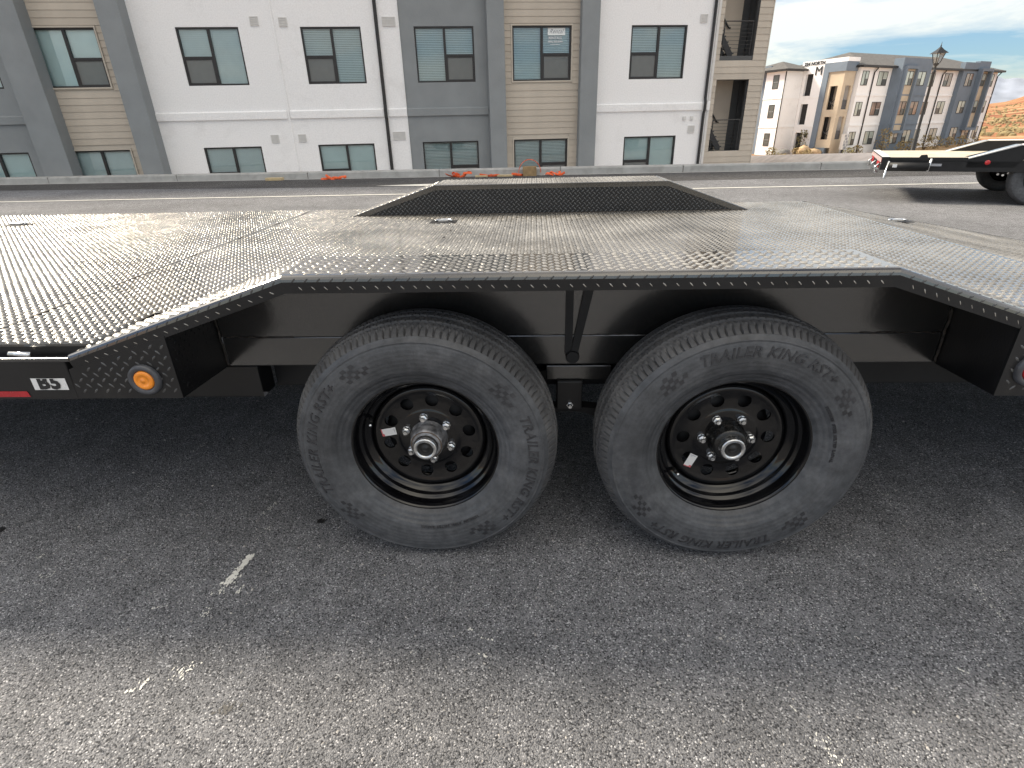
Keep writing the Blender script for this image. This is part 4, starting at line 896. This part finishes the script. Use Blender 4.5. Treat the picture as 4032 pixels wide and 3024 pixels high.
def far_fender(y0, y1, yi):
    prof = [(1.06, FZ-.01), (1.62, .822), (3.45, .822), (4.0, FZ-.01)]
    prism('fender_side', [(1.06, .515), (1.06, FZ-.012), (1.62, .815), (3.45, .815), (4.0, FZ-.012), (4.0, .515), (3.40, .515), (3.30, .70), (1.75, .70), (1.62, .515)], y0, y0+.01, 'under', ft)
    prism('fender_inner', [(1.06, FZ), (1.62, .815), (3.45, .815), (4.0, FZ)], yi, yi+.01, 'under', ft)
    v = [(p[0], y, p[1]) for p in prof for y in (min(y0, yi)-.004, max(y0, yi)+.014)]
    mk('fender_top', v, [(0, 2, 3, 1), (2, 4, 5, 3), (4, 6, 7, 5)], 'deck', ft)
    for a, b in zip(prof, prof[1:]): tube('fender_edge', [(a[0], min(y0, yi)-.006, a[1]+.002), (b[0], min(y0, yi)-.006, b[1]+.002)], .013, 'stripe_white', ft, 6)
far_fender(0.0, .01, .30); far_fender(FW-.01, FW-.01, FW-.31)
v, fc = lathe_geo([(.0, -.010), (.026, -.010), (.034, 0)], 20); mk('marker_lamp', [(p[0]+1.30, p[1]-.002, p[2]+.585) for p in v], fc, 'red_lens', ft, True)
T = tyre_meshes()
for x in (2.0, 2.87):
    for y, mir in ((.15, False), (FW-.15, True)):
        v, fc = merge([lathe_geo(RIM, 48), lathe_geo(BARREL, 48), disc_geo(.2)]); me = bpy.data.meshes.new('wheel'); me.from_pydata(v, [], fc); me.update()
        w_ = link('wheel', me, ft, 'gloss'); w_.location = (x, y, AX); w_.rotation_euler = (0, 0, math.pi if mir else 0); link('tyre', T['tyre'], w_); link('tread', T['tread'], w_)
    tube('axle', [(x, .2, AX), (x, FW-.2, AX)], .038, 'under', ft, 12)

# ================================================================== distant apartment building marked M
mb = thing('apartment_building', 'far white and blue-grey apartment block marked M beyond the parked trailer', 'building', (40.2, 74.2, -3.0), math.atan2(.482, .876))
OFF[mb] = np.array((0, 0, -3.0))
MX = (0, -1, 0)      # end walls run away from the viewer; facing -x
ZE, B0 = 6.72, -3.0
def end_wall(name, x, v0, v1, z0, z1, holes, depth, m): return wall_holes(name, (x, 0, 0), (0, 1, 0), (-1, 0, 0), v0, v1, z0, z1, holes, depth, m, mb)
def front_wall(name, y, u0, u1, z0, z1, holes, depth, m): return wall_holes(name, (0, y, 0), (1, 0, 0), (0, -1, 0), u0, u1, z0, z1, holes, depth, m, mb)
box('main_wall', (-.3, 0, B0), (31, 13, ZE), 'stucco_white', mb)
box('end_block', (-5.8, 5.9, B0), (-2.62, 8.7, ZE), 'stucco_white', mb); box('blue_end_bay', (-5.2, 8.71, B0), (-1, 12.5, 7.5), 'stucco_blue', mb)
box('rear_wall', (-2.2, 6.4, B0), (-.31, 13, ZE), 'stucco_white', mb)
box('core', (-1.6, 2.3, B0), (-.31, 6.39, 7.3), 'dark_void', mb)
end_wall('entry_wall', -2.6, 3.1, 5.9, B0, 7.72, [(4.45, 5.45, 3.95, 6.35), (4.45, 5.45, .72, 3.05), (4.45, 5.45, B0, -.22)], .35, 'stucco_white')
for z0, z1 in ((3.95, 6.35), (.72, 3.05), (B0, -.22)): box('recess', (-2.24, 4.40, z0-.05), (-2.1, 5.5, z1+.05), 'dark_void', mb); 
box('entry_parapet', (-2.62, .30, 7.32), (-.4, 6.2, 7.74), 'stucco_white', mb)
# stair tower: blue frame, tan recess with openings on two faces
box('blue_frame', (-2.72, 2.42, B0), (-1.7, 3.10, 7.31), 'stucco_blue', mb); box('blue_frame', (-2.72, .28, 6.33), (-.5, 2.415, 7.31), 'stucco_blue', mb); box('blue_frame', (-2.70, 1.0, B0), (-2.2, 2.415, -1.95), 'stucco_blue', mb)
H4 = [(2.30, 4.83), (-1.0, 1.52)]
end_wall('tan_wall', -2.55, .42, 2.42, -1.95, 6.33, [(1.0, 1.95, a, b) for a, b in H4], .2, 'stucco_tan')
front_wall('tan_wall', .42, -2.55, -.55, B0, 6.33, [(-1.95, -.95, a, b) for a, b in H4], .2, 'stucco_tan')
box('stair_core', (-1.1, 1.6, B0), (-.5, 2.3, 6.3), 'inner_wall', mb)
for a, b in H4:
    tube('stair_rail', [(-2.3, 1.9, a+.3), (-2.3, .9, a+1.5)], .05, 'railing', mb); tube('stair_rail', [(-2.3, 1.0, a+.2), (-2.3, 1.95, a+1.0)], .05, 'railing', mb)
    box('balustrade', (-1.95, .52, a), (-.95, .56, a+1.0), 'screen' if False else 'grommet', mb)
# windows, each with its two panes
def mwin(u0, u1, zt, y, hgt=1.52, split='R', kind='pale', axis='f', x=0):
    fr = .05; mid = (u0+u1)/2; yo = y-.05
    def P(a, b, c, d, y0, y1): return ((a, y0, c), (b, y1, d)) if axis == 'f' else ((y0, a, c), (y1, b, d))
    z0 = zt-hgt; lst = [P(u0, u1, z0, z0+fr, yo, y+.02), P(u0, u1, zt-fr, zt, yo, y+.02), P(u0, u0+fr, z0+fr, zt-fr, yo, y+.02), P(u1-fr, u1, z0+fr, zt-fr, yo, y+.02)]
    if u1-u0 > 1.2: lst.append(P(mid-.04, mid+.04, z0+fr, zt-fr, yo, y+.02))
    w_ = boxes('window', lst, 'bronze', mb)
    def pane(a, b, c, d, m):
        A, B = P(a, b, c, d, y-.018, y-.004); box('pane', A, B, m, w_)
    pk = {'pale': 'pane_pale', 'warm': 'pane_warm', 'dark': 'pane_dark'}[kind]
    if u1-u0 > 1.2:
        (a, b), (c, d) = ((mid+.04, u1-fr), (u0+fr, mid-.04)) if split == 'R' else ((u0+fr, mid-.04), (mid+.04, u1-fr))
        pane(c, d, z0+fr, zt-fr, pk); pane(a, b, zt-hgt/2, zt-fr, pk); pane(a, b, z0+fr, zt-hgt/2-.03, 'pane_dark')
    else: pane(u0+fr, u1-fr, zt-hgt/2, zt-fr, pk); pane(u0+fr, u1-fr, z0+fr, zt-hgt/2-.03, 'pane_dark')
TOPS = (6.35, 3.07, -.21)
for zt in TOPS: mwin(.10, 1.33, zt, 0, split='R')
for i, zt in enumerate(TOPS): mwin(3.26, 5.10, zt, 0, split='R', kind=('pale', 'warm', 'pale')[i])
for i, zt in enumerate(TOPS): mwin(13.7, 15.4, zt, 0, kind=('pale', 'warm', 'pale')[i])
for i, zt in enumerate(TOPS): mwin(17.7, 19.5, zt+.05, 0, split='L', kind=('warm', 'pale', 'pale')[i])
for zt in TOPS: mwin(28.9, 30.2, zt+.12, 0)
for zt in TOPS: mwin(6.75, 7.6, zt, -5.8, axis='e', kind='dark')
# blue projecting bays
def bay(u0, u1, y, ztop, z0=B0): return box('blue_bay', (u0, y, z0), (u1, -.01, ztop), 'stucco_blue', mb)
bay(5.8, 12.0, -1.2, 7.75); bay(20.75, 24.25, -.6, 7.7); bay(24.26, 27.1, -.6, 7.9)
for (a, b, y, tops) in ((6.45, 8.45, -1.2, TOPS), (24.55, 26.75, -.6, [t+.1 for t in TOPS])):
    q = .35 if y < -1 else .6
    boxes('panel_frame', ring_geo(a-.35, b+.35, -.55, tops[0]+.55, .32, y-q, y-.002), 'stucco_blue', mb)
    box('tan_panel', (a, y-.05, -.2), (b, y-.003, tops[0]+.2), 'stucco_tan', mb)
    for i, zt in enumerate(tops): mwin(a+.2, b-.2, zt, y-.052 if i < 2 else y-.002, kind=('pale', 'warm', 'pale')[i] if y < -1 else 'pale')
for i, zt in enumerate(TOPS): mwin(9.3, 11.0, zt, -1.202, split='L', kind=('pale', 'warm', 'pale')[i])
for i, zt in enumerate(TOPS): mwin(21.7, 23.4, zt+.08, -.602, kind=('warm', 'pale', 'pale')[i])
for z in (.42, 3.70):
    for a, b in ((-.28, 5.75), (12.05, 20.7), (27.15, 31.0)): box('trim_band', (a, -.07, z), (b, -.002, z+.17), 'stucco_white', mb)
    box('trim_band', (-5.87, 5.83, z), (-5.802, 8.7, z+.17), 'stucco_white', mb); box('trim_band', (12.0-6.2, -1.26, z), (12.0, -1.202, z+.15), 'stucco_blue', mb)
    box('trim_band', (-2.66, 3.12, z), (-2.602, 4.4, z+.14), 'stucco_white', mb); box('trim_band', (-5.79, 5.84, z), (-2.63, 5.898, z+.17), 'stucco_white', mb)
for u0 in (2.25, 17.0): tube('downpipe', [(u0+.3, -.25, ZE-.05), (u0, -.10, ZE-.5), (u0, -.10, B0)], .07, 'pipe', mb, 6)
tube('downpipe', [(-5.88, 5.80, ZE-.05), (-5.88, 5.82, B0)], .07, 'pipe', mb, 6); tube('downpipe', [(31.3, -.3, ZE), (31.05, -.05, ZE-.5), (31.05, -.05, B0)], .07, 'pipe', mb, 6)
# hip roofs with dark eaves
def hip(name, x0, x1, y0, y1, ze, rx0, rx1, ry, zr):
    mk(name, [(x0, y0, ze), (x1, y0, ze), (x1, y1, ze), (x0, y1, ze), (rx0, ry, zr), (rx1, ry, zr)], [(0, 1, 5, 4), (1, 2, 5), (2, 3, 4, 5), (3, 0, 4), (0, 3, 2, 1)], 'roof', mb)
    boxes('eaves', [((x0-.02, y0-.05, ze-.22), (x1+.02, y0+.12, ze-.004)), ((x0-.06, y0+.13, ze-.22), (x0+.12, y1, ze-.004)), ((x1-.12, y0+.13, ze-.22), (x1+.06, y1, ze-.004))], 'pipe', mb)
hip('roof', -.9, 31.6, -.6, 13.6, ZE+.2, 5.0, 26.5, 5.5, 8.95); hip('roof', -6.4, -1.0, 5.3, 13, ZE+.2, -3.4, -3.2, 8.6, 8.0)
# letters and numbers
v, fc = text_geo('M', 1.35, 0, .03, .0); mk('building_letter', [(-2.66-p[2], 3.80-p[0], 6.55+p[1]) for p in v], fc, 'print', mb)
v, fc = text_geo('224 NORTH', .52, 0, .02, .012); mk('building_number', [(-2.66-p[2], 4.55-p[0], 7.42+p[1]) for p in v], fc, 'print', mb)
boxes('wall_lamp', [((-2.9, 3.75, -.75), (-2.62, 4.0, -.3))], 'iron', mb)
ml = thing('mailbox_cluster', 'grey cluster of mailboxes at the foot of the tan stair tower', 'mailbox', (40.2-1.3*.876+.5*.482, 74.2-1.3*.482-.5*.876, -2.9), math.atan2(.482, .876))
box('cabinet', (-.45, -.2, .75), (.45, .2, 2.5), 'vent', ml); box('pedestal', (-.12, -.12, 0), (.12, .12, .749), 'grommet', ml)
for i in range(4):
    for j in range(5): box('mailbox_door', (-.41+i*.21, -.215, .82+j*.33), (-.23+i*.21, -.2015, 1.10+j*.33), 'print_grey' if (i+j) % 3 else 'vent', ml)

# ================================================================== lamp post
D = 33.0
lp = thing('lamp_post', 'tall black lantern lamp post rising behind the parked trailer', 'street lamp', (21.6, D, verge_z(21.6, D)))
gz = verge_z(21.6, D); Ht = 4.60-gz
v, fc = lathe_geo([(.0, 0), (.17, 0), (.17, .12), (.12, .2), (.11, .7), (.075, .8), (.065, Ht-1.35), (.09, Ht-1.3), (.09, Ht-1.22), (.05, Ht-1.15), (.05, Ht-1.0), (.13, Ht-.92), (.13, Ht-.86)], 16)
mk('post', [(p[0], p[2], p[1]) for p in v], fc, 'iron', lp, True)
def frust(r0, z0, r1, z1, th): return merge([tube_geo([(r0*a, r0*b, z0), (r1*a, r1*b, z1)], th, 4) for a, b in ((1, 1), (1, -1), (-1, 1), (-1, -1))])
v, fc = frust(.10, Ht-.86, .20, Ht-.42, .022); mk('lantern_frame', v, fc, 'iron', lp)
mk('lantern_pane', [(sx*.10, sy*.10, Ht-.86) for sx, sy in ((1, 1), (-1, 1), (-1, -1), (1, -1))]+[(sx*.195, sy*.195, Ht-.43) for sx, sy in ((1, 1), (-1, 1), (-1, -1), (1, -1))], [(i, (i+1) % 4, (i+1) % 4+4, i+4) for i in range(4)], 'lampglass', lp)
mk('lantern_roof', [(sx*.30, sy*.30, Ht-.42) for sx, sy in ((1, 1), (-1, 1), (-1, -1), (1, -1))]+[(sx*.13, sy*.13, Ht-.26) for sx, sy in ((1, 1), (-1, 1), (-1, -1), (1, -1))]+[(sx*.03, sy*.03, Ht-.13) for sx, sy in ((1, 1), (-1, 1), (-1, -1), (1, -1))], [(0, 1, 2, 3)]+[(i, (i+1) % 4, (i+1) % 4+4, i+4) for i in range(4)]+[(i+4, (i+1) % 4+4, (i+1) % 4+8, i+8) for i in range(4)]+[(8, 9, 10, 11)], 'iron', lp)
tube('finial', [(0, 0, Ht-.14), (0, 0, Ht-.08), (0, 0, Ht-.05), (0, 0, Ht+.1)], [.02, .035, .02, .006], 'iron', lp)

# ================================================================== straps and timber by the kerb
def strap_pile(x, y, wd, loops, hgt, seed, label):
    rd = random.Random(seed); pts = []
    nn_ = loops*4
    for i in range(nn_):
        t = i/(nn_-1); a = i*1.9; pts.append((x-wd/2+wd*t+.11*math.cos(a)+rd.uniform(-.04, .04), y+.07*math.sin(a)+rd.uniform(-.03, .03), .012+hgt*rd.random()**1.5*(1-abs(2*t-1)*.6)))
    P = []
    for i in range(len(pts)-1):
        for k in range(4):
            p0, p1, p2, p3 = (np.array(pts[min(max(i+d, 0), len(pts)-1)]) for d in (-1, 0, 1, 2)); t = k/4
            q = .5*((2*p1)+(-p0+p2)*t+(2*p0-5*p1+4*p2-p3)*t*t+(-p0+3*p1-3*p2+p3)*t**3); q[2] = max(q[2], .012); P.append(tuple(q))
    o = tube('strap_pile', P, .030, 'strap', None, 6, .22, False); return tag(o, label, 'strap', 'orange straps by the kerb')
ky = kerb_y
strap_pile(-5.25, ky(-5.25)-.28, .72, 4, .15, 1, 'tangled orange strap lying on its own at the kerb foot, left of the others')
strap_pile(-1.78, ky(-1.8)-.28, .62, 4, .24, 2, 'orange strap heap at the left end of the flat pale boards')
strap_pile(-.95, ky(-.95)-.25, .5, 2, .07, 5, 'thin orange strap lying over the flat pale boards')
strap_pile(-.28, ky(-.28)-.28, .42, 2, .08, 3, 'low orange strap just left of the wooden block')
strap_pile(.82, ky(.82)-.28, .42, 3, .14, 4, 'orange strap bundle just right of the wooden block')
arc = [(.16+.30*math.cos(t), ky(.16)-.18, .08+.33*max(0, math.sin(t))) for t in np.linspace(-.1, math.pi+.1, 16)]
tag(tube('strap_loop', arc, .03, 'strap', None, 6, .35, False), 'orange strap looped in an arch over the wooden block', 'strap', 'orange straps by the kerb')
tag(box('wood_block', (-.03, ky(.1)-.34, .0), (.34, ky(.1)-.08, .24), 'lumber_brown', None, .008), 'brown wooden block standing under the arched orange strap', 'block')
tag(box('wood_block', (-7.20, ky(-7)-.30, .0), (-6.74, ky(-7)-.12, .075), 'lumber', None, .008), 'pale wooden block alone at the far left of the kerb', 'block')
for (a, b, lab) in ((-1.32, -.98, 'short pale board beside the heaped orange strap'), (-.72, -.30, 'pale board between the thin strap and the brown block')):
    tag(box('board', (a, ky(a)-.36, .0), (b, ky(a)-.20, .045), 'lumber', None, .005), lab, 'board')

# ================================================================== boulders and shrubs in front of the far building
def mloc(u_, v_): return 40.2+u_*.876-v_*.482, 74.2+u_*.482+v_*.876
def boulder(u_, v_, sx, sy, sz, m, label, seed):
    rd = np.random.default_rng(seed); v, fc = [], []; n, mm = 12, 7
    for j in range(mm+1):
        ph = math.pi*j/mm
        for i in range(n):
            t = 2*math.pi*i/n; k = 1+rd.normal(0, .09); v.append((sx*k*math.sin(ph)*math.cos(t), sy*k*math.sin(ph)*math.sin(t), sz*(.75+k*math.cos(ph))))
    for j in range(mm):
        for i in range(n): fc.append((j*n+i, (j+1)*n+i, (j+1)*n+(i+1) % n, j*n+(i+1) % n))
    o = mk('boulder', v, fc, m, None, True); x, y = mloc(u_, v_); o.location = (x, y, -2.95); tag(o, label, 'boulder')
boulder(-8.3, 2.5, 1.0, .8, .62, 'boulder', 'dark rounded boulder by the near corner of the building marked M', 1)
boulder(-4.3, 2.6, .8, .6, .75, 'boulder_tan', 'tall orange-tan boulder before the dark doorway', 2); boulder(-3.4, 2.0, 1.1, .8, .55, 'boulder_tan', 'broad low tan boulder beside the blue column', 3)
def shrub(u_, v_, rad, hgt, m, label, seed, n=170, z=-2.9):
    rd = random.Random(seed); x, y = mloc(u_, v_); t = thing('shrub', label, 'shrub', (x, y, z)); V, F = [], []; st = []
    for k in range(9):
        a = rd.uniform(0, 6.28); e = rd.uniform(.3, 1.0); top = (rad*.75*math.cos(a)*rd.random(), rad*.75*math.sin(a)*rd.random(), hgt*e); st.append(tube_geo([(0, 0, 0), (top[0]*.4, top[1]*.4, top[2]*.55), top], [.03, .02, .008], 4))
    for i in range(n):
        a, b = rd.uniform(0, 6.28), rd.uniform(.12, 1); rr = rad*math.sin(math.pi*min(.9, b*.75+.1))*rd.uniform(.3, 1.05); c = np.array((rr*math.cos(a), rr*math.sin(a), hgt*b)); s_ = rd.uniform(.05, .13)*(rad+.5)
        d1 = np.array([rd.gauss(0, 1) for _ in range(3)]); d1 /= np.linalg.norm(d1); d2 = np.cross(d1, [rd.gauss(0, 1) for _ in range(3)]); d2 /= np.linalg.norm(d2)
        k = len(V); V += [tuple(c-d1*s_), tuple(c+d2*s_*.5), tuple(c+d1*s_), tuple(c-d2*s_*.5)]; F.append((k, k+1, k+2, k+3))
    mk('foliage', V, F, m, t)['kind'] = 'stuff'; v, fc = merge(st); mk('stems', v, fc, 'twig', t)
shrub(-10.2, 2.5, .8, 1.2, 'leaf_green', 'round green shrub left of the dark boulder', 1); shrub(-10.9, .3, .7, .6, 'leaf_dry', 'low reddish dry shrub in the gravel at far left', 2)
shrub(-5.5, 2.8, .7, 1.0, 'leaf_dry', 'dry tan shrub between the boulders', 3); shrub(-4.9, 1.6, .6, .8, 'leaf_dry', 'small dry shrub before the tan boulders', 11)
shrub(-3.0, 4.0, .7, 3.0, 'leaf_green', 'slim leafy young tree in front of the dark doorway', 4, 240)
shrub(-1.6, -1.6, .75, 1.0, 'leaf_green', 'green shrub at the base of the blue column', 5); shrub(.4, -1.3, .7, 1.2, 'leaf_dry', 'olive shrub right of the mailboxes', 6)
shrub(4.9, -1.6, .9, 3.0, 'leaf_dry', 'tall yellow dry shrub at the left edge of the first blue bay', 7, 260)
for i, (u_, hh_) in enumerate(((7.4, 1.3), (9.4, 1.5), (12.6, 1.9), (15.0, 1.7), (18.2, 1.5), (21.4, 1.6), (24.6, 1.4))):
    shrub(u_, -2.6, .9, hh_, 'leaf_dry', ('dry shrub under the first blue bay windows', 'second dry shrub along the first blue bay', 'dry bush right of the first blue bay', 'dry bush beside the lamp post foot', 'dry bush under the white wall windows', 'dry bush at the second blue bay corner', 'dry bush farthest right along the building')[i], 20+i, 150, -2.75)
